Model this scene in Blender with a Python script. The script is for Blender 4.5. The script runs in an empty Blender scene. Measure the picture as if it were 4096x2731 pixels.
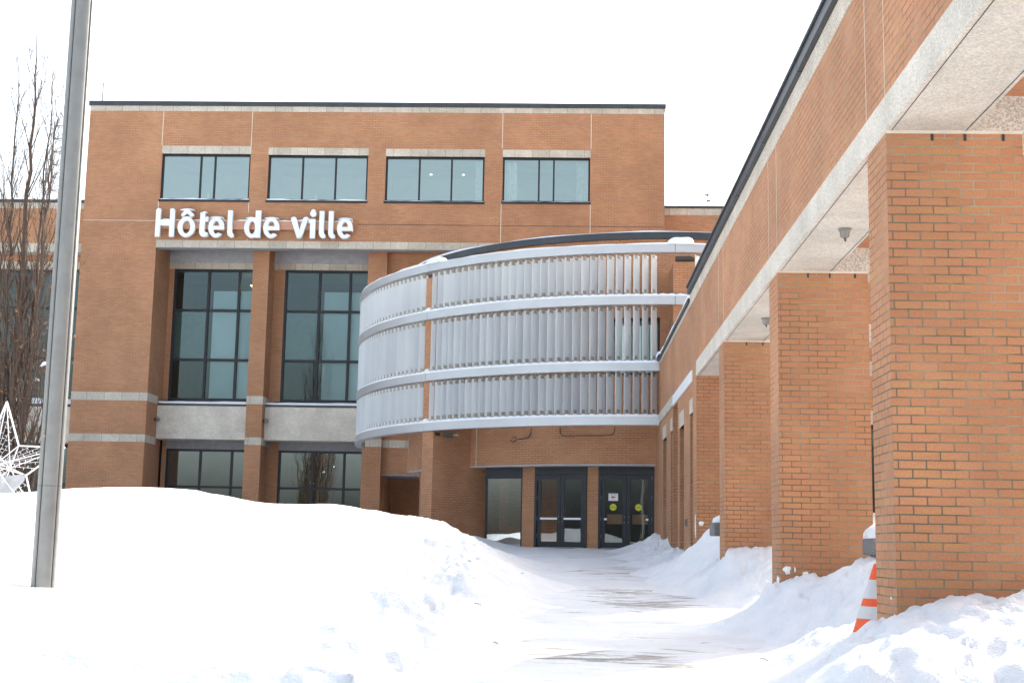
import bpy, bmesh, math, random
import numpy as np
from mathutils import Vector, Matrix
random.seed(7)
C = bpy.context.scene.collection
R = math.radians
PI = math.pi
CX, CY = 2.952, 43.07            # centre of the round entrance building
XW = 2.367                       # plane of the arcade front
YF = 47.0                        # plane of the main block's front

# ------------------------------------------------------------------ materials
def lin(r, g, b):
    f = lambda c: c/12.92 if c <= .04045 else ((c+.055)/1.055)**2.4
    return (f(r/255), f(g/255), f(b/255), 1)
def newmat(name):
    m = bpy.data.materials.new(name); m.use_nodes = True
    nt = m.node_tree; nt.nodes.clear()
    o = nt.nodes.new('ShaderNodeOutputMaterial'); b = nt.nodes.new('ShaderNodeBsdfPrincipled')
    nt.links.new(b.outputs[0], o.inputs[0])
    return m, nt, b, o
def N(nt, t, **k):
    n = nt.nodes.new(t)
    for a, v in k.items(): setattr(n, a, v)
    return n
def mixrgb(nt, fac, a, b, mode='MIX'):
    n = N(nt, 'ShaderNodeMix', data_type='RGBA', blend_type=mode)
    for s, v in ((n.inputs[0], fac), (n.inputs[6], a), (n.inputs[7], b)):
        if isinstance(v, (int, float)): s.default_value = v
        elif isinstance(v, tuple): s.default_value = v
        else: nt.links.new(v, s)
    return n.outputs[2]
def noise(nt, scale, detail=3, rough=.6, vec=None, dist=0):
    n = N(nt, 'ShaderNodeTexNoise'); n.inputs['Scale'].default_value = scale
    n.inputs['Detail'].default_value = detail; n.inputs['Roughness'].default_value = rough
    n.inputs['Distortion'].default_value = dist
    if vec is not None: nt.links.new(vec, n.inputs['Vector'])
    return n.outputs['Fac']
def ramp(nt, v, lo, hi, a=0., b=1.):
    n = N(nt, 'ShaderNodeMapRange'); n.inputs[1].default_value = lo; n.inputs[2].default_value = hi
    n.inputs[3].default_value = a; n.inputs[4].default_value = b
    nt.links.new(v, n.inputs[0]); return n.outputs[0]
def bump(nt, b, h, strength=.3, dist=.01):
    n = N(nt, 'ShaderNodeBump'); n.inputs['Strength'].default_value = strength
    n.inputs['Distance'].default_value = dist; nt.links.new(h, n.inputs['Height'])
    nt.links.new(n.outputs[0], b.inputs['Normal']); return n
def objvec(nt, sc=(1, 1, 1)):
    g = N(nt, 'ShaderNodeNewGeometry'); m = N(nt, 'ShaderNodeMapping'); m.inputs['Scale'].default_value = sc
    nt.links.new(g.outputs['Position'], m.inputs[0]); return m.outputs[0]

def plain(name, col, rough=.6, metal=0., var=.12, vs=6., bmp=0.):
    m, nt, b, o = newmat(name)
    v = objvec(nt); n1 = noise(nt, vs, 4, .6, v)
    d = tuple(c*(1-var) for c in col[:3])+(1,); l = tuple(min(1, c*(1+var)) for c in col[:3])+(1,)
    nt.links.new(mixrgb(nt, ramp(nt, n1, .3, .7), d, l), b.inputs['Base Color'])
    b.inputs['Roughness'].default_value = rough; b.inputs['Metallic'].default_value = metal
    if bmp: bump(nt, b, noise(nt, vs*6, 3, .6, v), bmp, .01)
    return m

def brickmat(name, c1, c2, mort, stain=.25, coarse=True):
    m, nt, b, o = newmat(name)
    uv = N(nt, 'ShaderNodeUVMap'); uv.uv_map = 'UVMap'
    # slight hand-laid wobble
    wob = N(nt, 'ShaderNodeTexNoise'); wob.inputs['Scale'].default_value = 9; wob.inputs['Detail'].default_value = 2
    nt.links.new(uv.outputs[0], wob.inputs['Vector'])
    sub = N(nt, 'ShaderNodeVectorMath', operation='SUBTRACT'); sub.inputs[1].default_value = (.5, .5, .5)
    nt.links.new(wob.outputs['Color'], sub.inputs[0])
    scl = N(nt, 'ShaderNodeVectorMath', operation='SCALE'); scl.inputs[3].default_value = .006
    nt.links.new(sub.outputs[0], scl.inputs[0])
    add = N(nt, 'ShaderNodeVectorMath', operation='ADD'); nt.links.new(uv.outputs[0], add.inputs[0]); nt.links.new(scl.outputs[0], add.inputs[1])
    def bt(a, bcol, mcol, bias=0.):
        t = N(nt, 'ShaderNodeTexBrick'); t.offset = .5; t.squash = 1
        t.inputs['Scale'].default_value = 1; t.inputs['Brick Width'].default_value = .2
        t.inputs['Row Height'].default_value = .0645; t.inputs['Mortar Size'].default_value = .0056
        t.inputs['Mortar Smooth'].default_value = .25; t.inputs['Bias'].default_value = bias
        t.inputs['Color1'].default_value = a; t.inputs['Color2'].default_value = bcol; t.inputs['Mortar'].default_value = mcol
        nt.links.new(add.outputs[0], t.inputs['Vector']); return t
    t = bt(c1, c2, (0, 0, 0, 1))
    # mortar: pale and dark runs
    mn = noise(nt, 1.1, 4, .65, uv.outputs[0])
    mdark = tuple(c*(.40 if coarse else .48) for c in mort[:3])+(1,)
    mc = mixrgb(nt, ramp(nt, mn, .44, .62), mdark, mort)
    # per-wall tonal drift and fine grain
    big = noise(nt, .45, 4, .6, uv.outputs[0]); fine = noise(nt, 60, 2, .7, uv.outputs[0])
    mp = N(nt, 'ShaderNodeMapping'); mp.inputs['Scale'].default_value = (1.3, 16, 1); nt.links.new(uv.outputs[0], mp.inputs[0])
    rows = noise(nt, 1, 2, .5, mp.outputs[0])
    yel = (c1[0]*.95, c1[1]*1.22, c1[2]*.85, 1)
    bc = mixrgb(nt, ramp(nt, rows, .52, .75, 0, .6), t.outputs['Color'], yel)
    bc = mixrgb(nt, 1., bc, mixrgb(nt, ramp(nt, big, .3, .7), (1-stain,)*3+(1,), (1+stain*.35,)*3+(1,)), 'MULTIPLY')
    bc = mixrgb(nt, 1., bc, mixrgb(nt, ramp(nt, fine, .25, .75), (.84,)*3+(1,), (1.1,)*3+(1,)), 'MULTIPLY')
    col = mixrgb(nt, t.outputs['Fac'], bc, mc)
    nt.links.new(col, b.inputs['Base Color']); b.inputs['Roughness'].default_value = .85
    inv = N(nt, 'ShaderNodeMath', operation='SUBTRACT'); inv.inputs[0].default_value = 1; nt.links.new(t.outputs['Fac'], inv.inputs[1])
    ad = N(nt, 'ShaderNodeMath', operation='MULTIPLY_ADD'); nt.links.new(fine, ad.inputs[0]); ad.inputs[1].default_value = .25; nt.links.new(inv.outputs[0], ad.inputs[2])
    bump(nt, b, ad.outputs[0], .55, .006)
    return m

def stonemat(name, a, bcol, scale=45., joint=0., strong=1.):
    m, nt, b, o = newmat(name)
    v = objvec(nt)
    vo = N(nt, 'ShaderNodeTexVoronoi'); vo.inputs['Scale'].default_value = scale; nt.links.new(v, vo.inputs['Vector'])
    sp = N(nt, 'ShaderNodeSeparateColor'); nt.links.new(vo.outputs['Color'], sp.inputs[0])
    c = mixrgb(nt, sp.outputs[0], tuple(x*(1-.35*strong) for x in a[:3])+(1,), tuple(min(1, x*(1+.25*strong)) for x in bcol[:3])+(1,))
    drift = noise(nt, 1.3, 4, .65, v)
    c = mixrgb(nt, 1., c, mixrgb(nt, ramp(nt, drift, .3, .7), (.80, .78, .74, 1), (1.08, 1.06, 1.02, 1)), 'MULTIPLY')
    if joint:
        uv = N(nt, 'ShaderNodeUVMap'); uv.uv_map = 'UVMap'
        t = N(nt, 'ShaderNodeTexBrick'); t.offset = 0; t.inputs['Scale'].default_value = 1
        t.inputs['Brick Width'].default_value = joint; t.inputs['Row Height'].default_value = 50
        t.inputs['Mortar Size'].default_value = .006; t.inputs['Mortar Smooth'].default_value = .1
        t.inputs['Color1'].default_value = (.82, .80, .77, 1); t.inputs['Color2'].default_value = (1.08, 1.06, 1.04, 1); t.inputs['Mortar'].default_value = (.35, .33, .30, 1)
        nt.links.new(uv.outputs[0], t.inputs['Vector'])
        c = mixrgb(nt, 1., c, t.outputs['Color'], 'MULTIPLY')
    nt.links.new(c, b.inputs['Base Color']); b.inputs['Roughness'].default_value = .9
    bump(nt, b, vo.outputs['Distance'], .5*strong, .01)
    return m

def glassmat(name, tint, refl, inner, trans=.5, rough=.015, wav=.0):
    m, nt, b, o = newmat(name)
    nt.nodes.remove(b)
    gl = N(nt, 'ShaderNodeBsdfGlossy'); gl.inputs['Color'].default_value = tint; gl.inputs['Roughness'].default_value = rough
    tr = N(nt, 'ShaderNodeBsdfTransparent'); tr.inputs['Color'].default_value = inner
    mx = N(nt, 'ShaderNodeMixShader')
    fr = N(nt, 'ShaderNodeFresnel'); fr.inputs['IOR'].default_value = 1.5
    ad = N(nt, 'ShaderNodeMath', operation='ADD', use_clamp=True); nt.links.new(fr.outputs[0], ad.inputs[0]); ad.inputs[1].default_value = refl
    nt.links.new(ad.outputs[0], mx.inputs[0]); nt.links.new(tr.outputs[0], mx.inputs[1]); nt.links.new(gl.outputs[0], mx.inputs[2])
    nt.links.new(mx.outputs[0], o.inputs[0])
    if wav:
        v = objvec(nt); bn = N(nt, 'ShaderNodeBump'); bn.inputs['Strength'].default_value = wav; bn.inputs['Distance'].default_value = .02
        nt.links.new(noise(nt, .9, 1, .5, v), bn.inputs['Height']); nt.links.new(bn.outputs[0], gl.inputs['Normal'])
    return m

def emit(name, col, s):
    m, nt, b, o = newmat(name); b.inputs['Base Color'].default_value = col
    b.inputs['Emission Color'].default_value = col; b.inputs['Emission Strength'].default_value = s
    return m

BR1 = (.520, .242, .120, 1); BR2 = (.470, .208, .099, 1)
M = {}
M['brick'] = brickmat('brick', BR1, BR2, (.34, .285, .20, 1))
M['brick_far'] = brickmat('brick_far', (.515, .253, .134, 1), (.455, .212, .110, 1), (.40, .245, .15, 1), .20, False)
M['stone'] = stonemat('stone_aggregate', (.53, .50, .44, 1), (.60, .565, .50, 1), 45, .62, .34)
M['stone_close'] = stonemat('stone_aggregate_close', (.47, .42, .36, 1), (.60, .555, .49, 1), 85, 0, .65)
M['soffit'] = stonemat('stone_soffit', (.56, .52, .465, 1), (.63, .595, .54, 1), 80, 0, .42)
M['concrete'] = stonemat('spandrel_concrete', (.64, .60, .53, 1), (.70, .66, .585, 1), 35, 0, .22)
M['panel'] = plain('painted_panel', (.36, .36, .37, 1), .7)
M['panel_dark'] = plain('grey_panel', (.25, .25, .255, 1), .7)
M['flash'] = plain('dark_flashing', (.042, .048, .056, 1), .45, .2, .2, 2)
M['frame'] = plain('dark_frame', (.009, .011, .015, 1), .5, .0)
M['ring'] = plain('grey_ring_metal', (.50, .515, .53, 1), .36, .4, .05, 1.2)
M['metal'] = plain('pole_metal', (.235, .232, .22, 1), .42, .45, .10, 5)
M['bracket'] = plain('bracket_steel', (.46, .42, .36, 1), .4, .4, .3, 20)
M['darkmetal'] = plain('dark_metal', (.06, .062, .065, 1), .5, .4)
M['groove'] = plain('groove_dark', (.03, .03, .03, 1), .7)
M['joint'] = plain('joint_sealant', (.62, .56, .47, 1), .7)
M['white'] = plain('white_paint', (.80, .82, .84, 1), .35, 0, .03)
M['salmon'] = plain('raceway_paint', (.52, .27, .17, 1), .6, 0, .06)
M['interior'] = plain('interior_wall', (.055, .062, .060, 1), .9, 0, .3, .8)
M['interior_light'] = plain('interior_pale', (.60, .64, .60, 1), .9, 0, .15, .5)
M['curtain'] = plain('curtain', (.70, .74, .74, 1), .9)
M['wood'] = plain('brown_board', (.33, .17, .075, 1), .6, 0, .15)
M['lamp'] = emit('lamp_glow', (1, .78, .35, 1), 2.2)
M['bark'] = plain('bark', (.085, .056, .040, 1), .9, 0, .3, 12, .4)
M['leaf'] = plain('dead_leaf', (.24, .115, .050, 1), .8, 0, .35, 15)
M['orange'] = plain('cone_orange', (.86, .105, .018, 1), .42, 0, .08, 9)
def conewhite():
    m, nt, b, o = newmat('cone_white'); v = objvec(nt, (1, 1, .5)); n = noise(nt, 42, 5, .75, v)
    nt.links.new(mixrgb(nt, ramp(nt, n, .63, .72), (.60, .62, .62, 1), (.14, .11, .085, 1)), b.inputs['Base Color']); b.inputs['Roughness'].default_value = .5
    return m
M['cone_white'] = conewhite()
M['yellow'] = plain('sticker_yellow', (.62, .62, .01, 1), .5)
M['red'] = plain('print_red', (.55, .03, .03, 1), .6)
M['ink'] = plain('print_grey', (.25, .25, .27, 1), .6)
M['paper'] = plain('paper', (.80, .80, .80, 1), .8, 0, .02)
M['greybox'] = stonemat('cast_grey', (.16, .165, .17, 1), (.23, .235, .24, 1), 120, 0, .6)
M['tube'] = plain('white_tube', (.74, .75, .76, 1), .4)
M['glass_up'] = glassmat('glass_upper', (.72, .80, .74, 1), .38, (.60, .70, .65, 1))
M['glass'] = glassmat('glass_tall', (.50, .60, .60, 1), .10, (.66, .78, .78, 1))
M['spandrel_glass'] = plain('spandrel_glass', (.085, .125, .122, 1), .12)
M['mirrored_sky'] = plain('mirrored_sky_sheet', (.52, .58, .60, 1), .9, 0, .05, .4)  # pale tone imitates sky reflected in the tall panes
M['glass_low'] = glassmat('glass_low', (.66, .74, .76, 1), .34, (.5, .58, .58, 1), wav=.05)
M['glass_door'] = glassmat('glass_door', (.70, .78, .82, 1), .06, (.7, .74, .76, 1), wav=.25)
def blade():
    m, nt, b, o = newmat('frosted_blade')
    b.inputs['Base Color'].default_value = (.76, .82, .86, 1); b.inputs['Roughness'].default_value = .28
    tl = N(nt, 'ShaderNodeBsdfTranslucent'); tl.inputs['Color'].default_value = (.90, .93, .94, 1)
    mx = N(nt, 'ShaderNodeMixShader'); mx.inputs[0].default_value = .48
    v = objvec(nt); c = mixrgb(nt, ramp(nt, noise(nt, 1.3, 3, .6, v), .3, .7), (.77, .80, .815, 1), (.85, .87, .88, 1))
    gi = N(nt, 'ShaderNodeNewGeometry'); oi = N(nt, 'ShaderNodeObjectInfo')
    ra = N(nt, 'ShaderNodeMath', operation='ADD'); nt.links.new(gi.outputs['Random Per Island'], ra.inputs[0]); nt.links.new(oi.outputs['Random'], ra.inputs[1])
    rf = N(nt, 'ShaderNodeMath', operation='FRACT'); nt.links.new(ra.outputs[0], rf.inputs[0])
    c = mixrgb(nt, 1., c, mixrgb(nt, rf.outputs[0], (.86, .86, .87, 1), (1.06, 1.06, 1.05, 1)), 'MULTIPLY')
    nt.links.new(c, b.inputs['Base Color'])
    nt.links.new(b.outputs[0], mx.inputs[1]); nt.links.new(tl.outputs[0], mx.inputs[2]); nt.links.new(mx.outputs[0], o.inputs[0])
    return m
M['blade'] = blade()
def snow(name, rough_amt, streak=False):
    m, nt, b, o = newmat(name); v = objvec(nt)
    a = noise(nt, 3.2, 6, .62, v); f = noise(nt, 26, 4, .7, v)
    col = mixrgb(nt, ramp(nt, a, .35, .65), (.80, .825, .865, 1), (.885, .895, .91, 1))
    # trodden grit, a little brown dust on the cut banks
    d = noise(nt, 1.7, 5, .7, objvec(nt, (1.3, 1, 1.5)))
    col = mixrgb(nt, ramp(nt, d, .62, .80, 0, .5), col, (.74, .70, .66, 1))
    if streak:
        w = noise(nt, 2.2, 6, .72, objvec(nt, (.55, 2.6, 1)), .6)
        z = N(nt, 'ShaderNodeSeparateXYZ'); g = N(nt, 'ShaderNodeNewGeometry'); nt.links.new(g.outputs['Position'], z.inputs[0])
        def zone(cx, cy, rx, ry, lo, hi):      # worn stretch of the walk: ellipse x streak noise
            sb = N(nt, 'ShaderNodeVectorMath', operation='SUBTRACT'); nt.links.new(g.outputs['Position'], sb.inputs[0]); sb.inputs[1].default_value = (cx, cy, 0)
            ml = N(nt, 'ShaderNodeVectorMath', operation='MULTIPLY'); nt.links.new(sb.outputs[0], ml.inputs[0]); ml.inputs[1].default_value = (1/rx, 1/ry, 0)
            le = N(nt, 'ShaderNodeVectorMath', operation='LENGTH'); nt.links.new(ml.outputs[0], le.inputs[0])
            wt = ramp(nt, le.outputs['Value'], 1.0, .35)
            ad_ = N(nt, 'ShaderNodeMath', operation='MULTIPLY_ADD'); nt.links.new(wt, ad_.inputs[0]); ad_.inputs[1].default_value = .16; nt.links.new(w, ad_.inputs[2])
            return ramp(nt, ad_.outputs[0], lo, hi)
        col = mixrgb(nt, ramp(nt, noise(nt, 1.1, 5, .6, objvec(nt, (.5, 1.6, 1))), .35, .65, 0, .6), col, (.70, .71, .73, 1))
        for zz in ((.35, 12.7, 1.1, .75, .60, .69), (1.0, 12.3, .9, .5, .62, .70), (1.1, 19.5, 1.3, 3.6, .655, .72), (.8, 26, 1.3, 3.0, .68, .76), (.6, 9.3, 1.3, .8, .66, .74)):
            col = mixrgb(nt, zone(*zz), col, (.26, .235, .20, 1))
    nt.links.new(col, b.inputs['Base Color']); b.inputs['Roughness'].default_value = .55
    b.inputs['Specular IOR Level'].default_value = .25
    ad = N(nt, 'ShaderNodeMath', operation='MULTIPLY_ADD'); nt.links.new(a, ad.inputs[0]); ad.inputs[1].default_value = 2.; nt.links.new(f, ad.inputs[2])
    bump(nt, b, ad.outputs[0], rough_amt, .04)
    return m
M['snow'] = snow('snow', .5); M['snow_path'] = snow('packed_snow', .35, True); M['snow_cap'] = snow('snow_cap', .15)
def needle():
    m, nt, b, o = newmat('needles'); v = objvec(nt)
    nt.links.new(mixrgb(nt, noise(nt, 2, 3, .6, v), (.018, .035, .020, 1), (.045, .07, .035, 1)), b.inputs['Base Color']); b.inputs['Roughness'].default_value = .8
    return m
M['needle'] = needle()

# ------------------------------------------------------------------ mesh helpers
def wloc(o):
    p = Vector((0, 0, 0))
    while o is not None: p += o.location; o = o.parent
    return p
class MB:
    def __init__(s, uvf=None): s.v = []; s.f = []; s.uvf = uvf; s.sm = False
    def add(s, vs, fs):
        n = len(s.v); s.v += [tuple(p) for p in vs]; s.f += [tuple(i+n for i in f) for f in fs]; return s
    def box(s, a, b):
        x0, y0, z0 = a; x1, y1, z1 = b
        x0, x1 = min(x0, x1), max(x0, x1); y0, y1 = min(y0, y1), max(y0, y1); z0, z1 = min(z0, z1), max(z0, z1)
        return s.add([(x0,y0,z0),(x1,y0,z0),(x1,y1,z0),(x0,y1,z0),(x0,y0,z1),(x1,y0,z1),(x1,y1,z1),(x0,y1,z1)],
                     [(0,3,2,1),(4,5,6,7),(0,1,5,4),(1,2,6,5),(2,3,7,6),(3,0,4,7)])
    def obox(s, c, ax, ay, az, hx, hy, hz):
        c = Vector(c); ax, ay, az = Vector(ax)*hx, Vector(ay)*hy, Vector(az)*hz
        vs = [c+ax*i+ay*j+az*k for k in (-1, 1) for i, j in ((-1,-1),(1,-1),(1,1),(-1,1))]
        return s.add(vs, [(0,3,2,1),(4,5,6,7),(0,1,5,4),(1,2,6,5),(2,3,7,6),(3,0,4,7)])
    def prism(s, poly, z0, z1):
        n = len(poly); vs = [(x, y, z0) for x, y in poly]+[(x, y, z1) for x, y in poly]
        fs = [tuple(reversed(range(n))), tuple(range(n, 2*n))]+[(i, (i+1) % n, (i+1) % n+n, i+n) for i in range(n)]
        return s.add(vs, fs)
    def tube(s, pts, rad, sides=6, cap=True):
        pts = [Vector(p) for p in pts]; rr = rad if isinstance(rad, (list, tuple)) else [rad]*len(pts)
        vs = []; fs = []
        for i, p in enumerate(pts):
            d = (pts[min(i+1, len(pts)-1)]-pts[max(i-1, 0)]).normalized()
            u = d.orthogonal().normalized() if abs(d.z) > .98 else d.cross(Vector((0, 0, 1))).normalized()
            w = d.cross(u)
            for k in range(sides):
                a = 2*PI*k/sides; vs.append(p+(u*math.cos(a)+w*math.sin(a))*rr[i])
        for i in range(len(pts)-1):
            for k in range(sides):
                a = i*sides+k; b = i*sides+(k+1) % sides; fs.append((a, b, b+sides, a+sides))
        if cap: fs += [tuple(reversed(range(sides))), tuple(range((len(pts)-1)*sides, len(pts)*sides))]
        return s.add(vs, fs)
    def lathe(s, c, prof, n=24, axis=None):
        vs = []; fs = []
        for r, z in prof:
            for k in range(n):
                a = 2*PI*k/n; vs.append(Vector((r*math.cos(a), r*math.sin(a), z)))
        if axis is not None:
            q = Vector((0, 0, 1)).rotation_difference(Vector(axis)); vs = [q @ v for v in vs]
        vs = [v+Vector(c) for v in vs]
        for i in range(len(prof)-1):
            for k in range(n):
                a = i*n+k; b = i*n+(k+1) % n; fs.append((a, b, b+n, a+n))
        fs += [tuple(reversed(range(n))), tuple(range((len(prof)-1)*n, len(prof)*n))]
        return s.add(vs, fs)
    def arc(s, r0, r1, a0, a1, z0, z1, step=1.5):
        n = max(1, int(abs(a1-a0)/step)); vs = []; fs = []
        for i in range(n+1):
            a = R(a0+(a1-a0)*i/n); c, sn = math.cos(a), math.sin(a)
            vs += [(CX+r1*c, CY+r1*sn, z0), (CX+r1*c, CY+r1*sn, z1), (CX+r0*c, CY+r0*sn, z1), (CX+r0*c, CY+r0*sn, z0)]
        for i in range(n):
            for k in range(4):
                a = 4*i+k; b = 4*i+(k+1) % 4; fs.append((a, a+4, b+4, b))
        fs += [(0, 1, 2, 3), (4*n+3, 4*n+2, 4*n+1, 4*n)]
        return s.add(vs, fs)
    def build(s, name, mat, parent=None, label=None, kind=None, smooth=None):
        me = bpy.data.meshes.new(name); off = wloc(parent) if parent else Vector((0, 0, 0))
        me.from_pydata([tuple(Vector(v)-off) for v in s.v], [], s.f); me.materials.append(mat)
        bm = bmesh.new(); bm.from_mesh(me); bmesh.ops.recalc_face_normals(bm, faces=bm.faces)
        uvl = bm.loops.layers.uv.new('UVMap')
        for f in bm.faces:
            n = f.normal; smf = s.sm if smooth is None else smooth; f.smooth = smf
            for l in f.loops:
                p = l.vert.co+off
                if s.uvf and abs(n.z) < .7: l[uvl].uv = s.uvf(p, n)
                elif abs(n.z) > .7: l[uvl].uv = (p.x, p.y)
                else:
                    h = math.hypot(n.x, n.y) or 1
                    l[uvl].uv = ((-n.y*p.x+n.x*p.y)/h, p.z)
        bm.to_mesh(me); bm.free()
        o = bpy.data.objects.new(name, me); C.objects.link(o)
        if parent: o.parent = parent
        if label: o['label'] = label
        if kind: o['kind'] = kind
        return o
def uv_round(p, n):
    a = math.atan2(p.y-CY, p.x-CX); rr = math.hypot(p.x-CX, p.y-CY)
    rad = (n.x*(p.x-CX)+n.y*(p.y-CY))/(rr or 1)
    return (a*8.0, p.z) if abs(rad) > .7 else (rr, p.z)
def thing(name, label, cat, loc=(0, 0, 0), group=None):
    o = bpy.data.objects.new(name, None); o.empty_display_size = .3; C.objects.link(o); o.location = loc
    o['label'] = label; o['category'] = cat
    if group: o['group'] = group
    return o
def tag(o, label, cat, group=None, kind=None):
    o['label'] = label; o['category'] = cat
    if group: o['group'] = group
    if kind: o['kind'] = kind
    return o
def bevel(o, w=.01, seg=2):
    m = o.modifiers.new('bevel', 'BEVEL'); m.width = w; m.segments = seg; m.limit_method = 'ANGLE'; return o

def wall_holes(mb, x0, x1, z0, z1, holes, y, depth, axis='x'):
    """a wall face at y with rectangular holes (a0,a1,z0,z1) and reveals `depth` deep; axis 'y' -> plane x=y running along Y"""
    xs = sorted({x0, x1, *[h[0] for h in holes], *[h[1] for h in holes]}); xs = [x for x in xs if x0 <= x <= x1]
    zs = sorted({z0, z1, *[h[2] for h in holes], *[h[3] for h in holes]}); zs = [z for z in zs if z0 <= z <= z1]
    P = (lambda a, b, c: (a, b, c)) if axis == 'x' else (lambda a, b, c: (b, a, c))
    for i in range(len(xs)-1):
        for j in range(len(zs)-1):
            mx, mz = (xs[i]+xs[i+1])/2, (zs[j]+zs[j+1])/2
            if any(h[0] < mx < h[1] and h[2] < mz < h[3] for h in holes): continue
            mb.add([P(xs[i], y, zs[j]), P(xs[i+1], y, zs[j]), P(xs[i+1], y, zs[j+1]), P(xs[i], y, zs[j+1])], [(0, 1, 2, 3)])
    for h in holes:
        a, b, c, d = h; y2 = y+depth
        mb.add([P(a,y,c),P(a,y2,c),P(a,y2,d),P(a,y,d)], [(0,1,2,3)]); mb.add([P(b,y,c),P(b,y2,c),P(b,y2,d),P(b,y,d)], [(3,2,1,0)])
        mb.add([P(a,y,c),P(b,y,c),P(b,y2,c),P(a,y2,c)], [(0,1,2,3)]); mb.add([P(a,y,d),P(b,y,d),P(b,y2,d),P(a,y2,d)], [(3,2,1,0)])
    return mb

def window(parent, x0, x1, z0, z1, y, xs=(), zs=(), fw=.07, glass='glass', label=None, fd=.10, skip=None):
    f = MB(); h = fw/2
    f.box((x0, y-fd/2, z0), (x0+fw, y+fd/2, z1)); f.box((x1-fw, y-fd/2, z0), (x1, y+fd/2, z1))
    f.box((x0+fw, y-fd/2, z0), (x1-fw, y+fd/2, z0+fw)); f.box((x0+fw, y-fd/2, z1-fw), (x1-fw, y+fd/2, z1))
    for x in xs: f.box((x-h, y-fd/2+.003, z0+fw), (x+h, y+fd/2-.003, z1-fw))
    e = [x0+fw]+[x for x in xs]+[x1-fw]
    for z in zs:
        for i in range(len(e)-1):
            a = e[i]+(h if i else 0); b = e[i+1]-(h if i < len(e)-2 else 0)
            f.box((a, y-fd/2+.006, z-h), (b, y+fd/2-.006, z+h))
    fo = f.build('window', M['frame'], parent, label)
    g = MB(); e2 = [z0+fw]+list(zs)+[z1-fw]
    for i in range(len(e)-1):
        for j in range(len(e2)-1):
            a = e[i]+(h if i else 0); b = e[i+1]-(h if i < len(e)-2 else 0)
            c = e2[j]+(h if j else 0); d = e2[j+1]-(h if j < len(e2)-2 else 0)
            t1, t2 = random.uniform(-.0025, .0025), random.uniform(-.002, .002)   # panes never sit perfectly plumb
            w, hh = (b-a)/2, (d-c)/2
            g.add([(a, y-t1*w-t2*hh, c), (b, y+t1*w-t2*hh, c), (b, y+t1*w+t2*hh, d), (a, y-t1*w+t2*hh, d)], [(0, 1, 2, 3)])
    g.build('pane', M[glass], fo)
    return fo

# ------------------------------------------------------------------ camera, world, sun
cam = bpy.data.cameras.new('camera'); co = bpy.data.objects.new('camera', cam); C.objects.link(co)
bpy.context.scene.camera = co
yaw, pitch, roll = .03904466, .15068564, .01853366
fwd = Vector((-math.sin(yaw)*math.cos(pitch), math.cos(yaw)*math.cos(pitch), math.sin(pitch)))
rt = Vector((math.cos(yaw), math.sin(yaw), 0)); up = rt.cross(fwd)
r2 = rt*math.cos(roll)+up*math.sin(roll); u2 = -rt*math.sin(roll)+up*math.cos(roll)
mw = Matrix((r2, u2, -fwd)).transposed().to_4x4(); mw.translation = Vector((0, 0, 1.0)); co.matrix_world = mw
cam.sensor_width = 36; cam.lens = 36*5447.3/4096; cam.clip_end = 3000; cam.clip_start = .1

SE, SA = R(33.8), R(50.5)            # sun elevation, azimuth from +X towards +Y
ts = Vector((math.cos(SE)*math.cos(SA), math.cos(SE)*math.sin(SA), math.sin(SE)))
w = bpy.data.worlds.new('World'); bpy.context.scene.world = w; w.use_nodes = True
nt = w.node_tree; bg = nt.nodes['Background']; sky = nt.nodes.new('ShaderNodeTexSky'); sky.sky_type = 'NISHITA'
sky.sun_disc = False; sky.sun_elevation = SE; sky.sun_rotation = math.atan2(ts.x, ts.y)
sky.air_density = 1.0; sky.dust_density = 6.0; sky.ozone_density = 0.2; sky.altitude = 50
hs = nt.nodes.new('ShaderNodeHueSaturation'); hs.inputs['Saturation'].default_value = .62; nt.links.new(sky.outputs[0], hs.inputs['Color'])
tn = nt.nodes.new('ShaderNodeMix'); tn.data_type = 'RGBA'; tn.blend_type = 'MULTIPLY'; tn.inputs[0].default_value = 1; tn.inputs[7].default_value = (.96, 1.0, 1.005, 1)
nt.links.new(hs.outputs[0], tn.inputs[6]); nt.links.new(tn.outputs[2], bg.inputs[0]); bg.inputs[1].default_value = .14
sl = bpy.data.lights.new('sun', 'SUN'); sl.energy = 2.6; sl.angle = R(.6); sl.color = (1, .95, .88)
so = bpy.data.objects.new('sun', sl); C.objects.link(so); so.rotation_euler = ts.to_track_quat('Z', 'Y').to_euler()
so.location = (30, 60, 50)
vs_ = bpy.context.scene.view_settings; vs_.view_transform = 'Standard'; vs_.look = 'None'; vs_.gamma = 1; vs_.exposure = 1.72
bpy.context.scene.cycles.max_bounces = 8; bpy.context.scene.cycles.transparent_max_bounces = 12

# ------------------------------------------------------------------ ground
def base(y): return np.clip(-.5+.043*np.asarray(y, float), -3, 1.035)
CP = []     # (x, y, snow surface z)
crest = [(-16,20,1.9),(-12,18.5,1.75),(-9,17.5,1.62),(-7.08,17,1.527),(-6.64,17,1.595),(-6.2,17,1.64),(-5.33,17.5,1.699),(-4.86,18,1.695),(-4.58,18.5,1.639),(-4.2,19,1.562),
 (-3.91,20,1.562),(-3.83,21,1.588),(-3.58,21.5,1.635),(-3.45,22,1.626),(-3.16,23,1.589),(-2.61,24,1.528),(-2.23,24.5,1.492),(-1.99,26,1.284),(-1.72,28.5,1.06),(-1.57,31,.93)]
CP += crest
for x, y, z in crest: CP.append((x-1.8, y+5.5, max(.9, z-.55)))
CP += [(-1.36,31.1,.84),(-.76,24.2,.54),(-.42,19.4,.34),(-.55,16.2,.19),(-.71,13.4,.08),(-.8,10.8,-.04),(-.75,8.5,-.1),(-.7,6,-.2),(-.7,3,-.3)]
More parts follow.
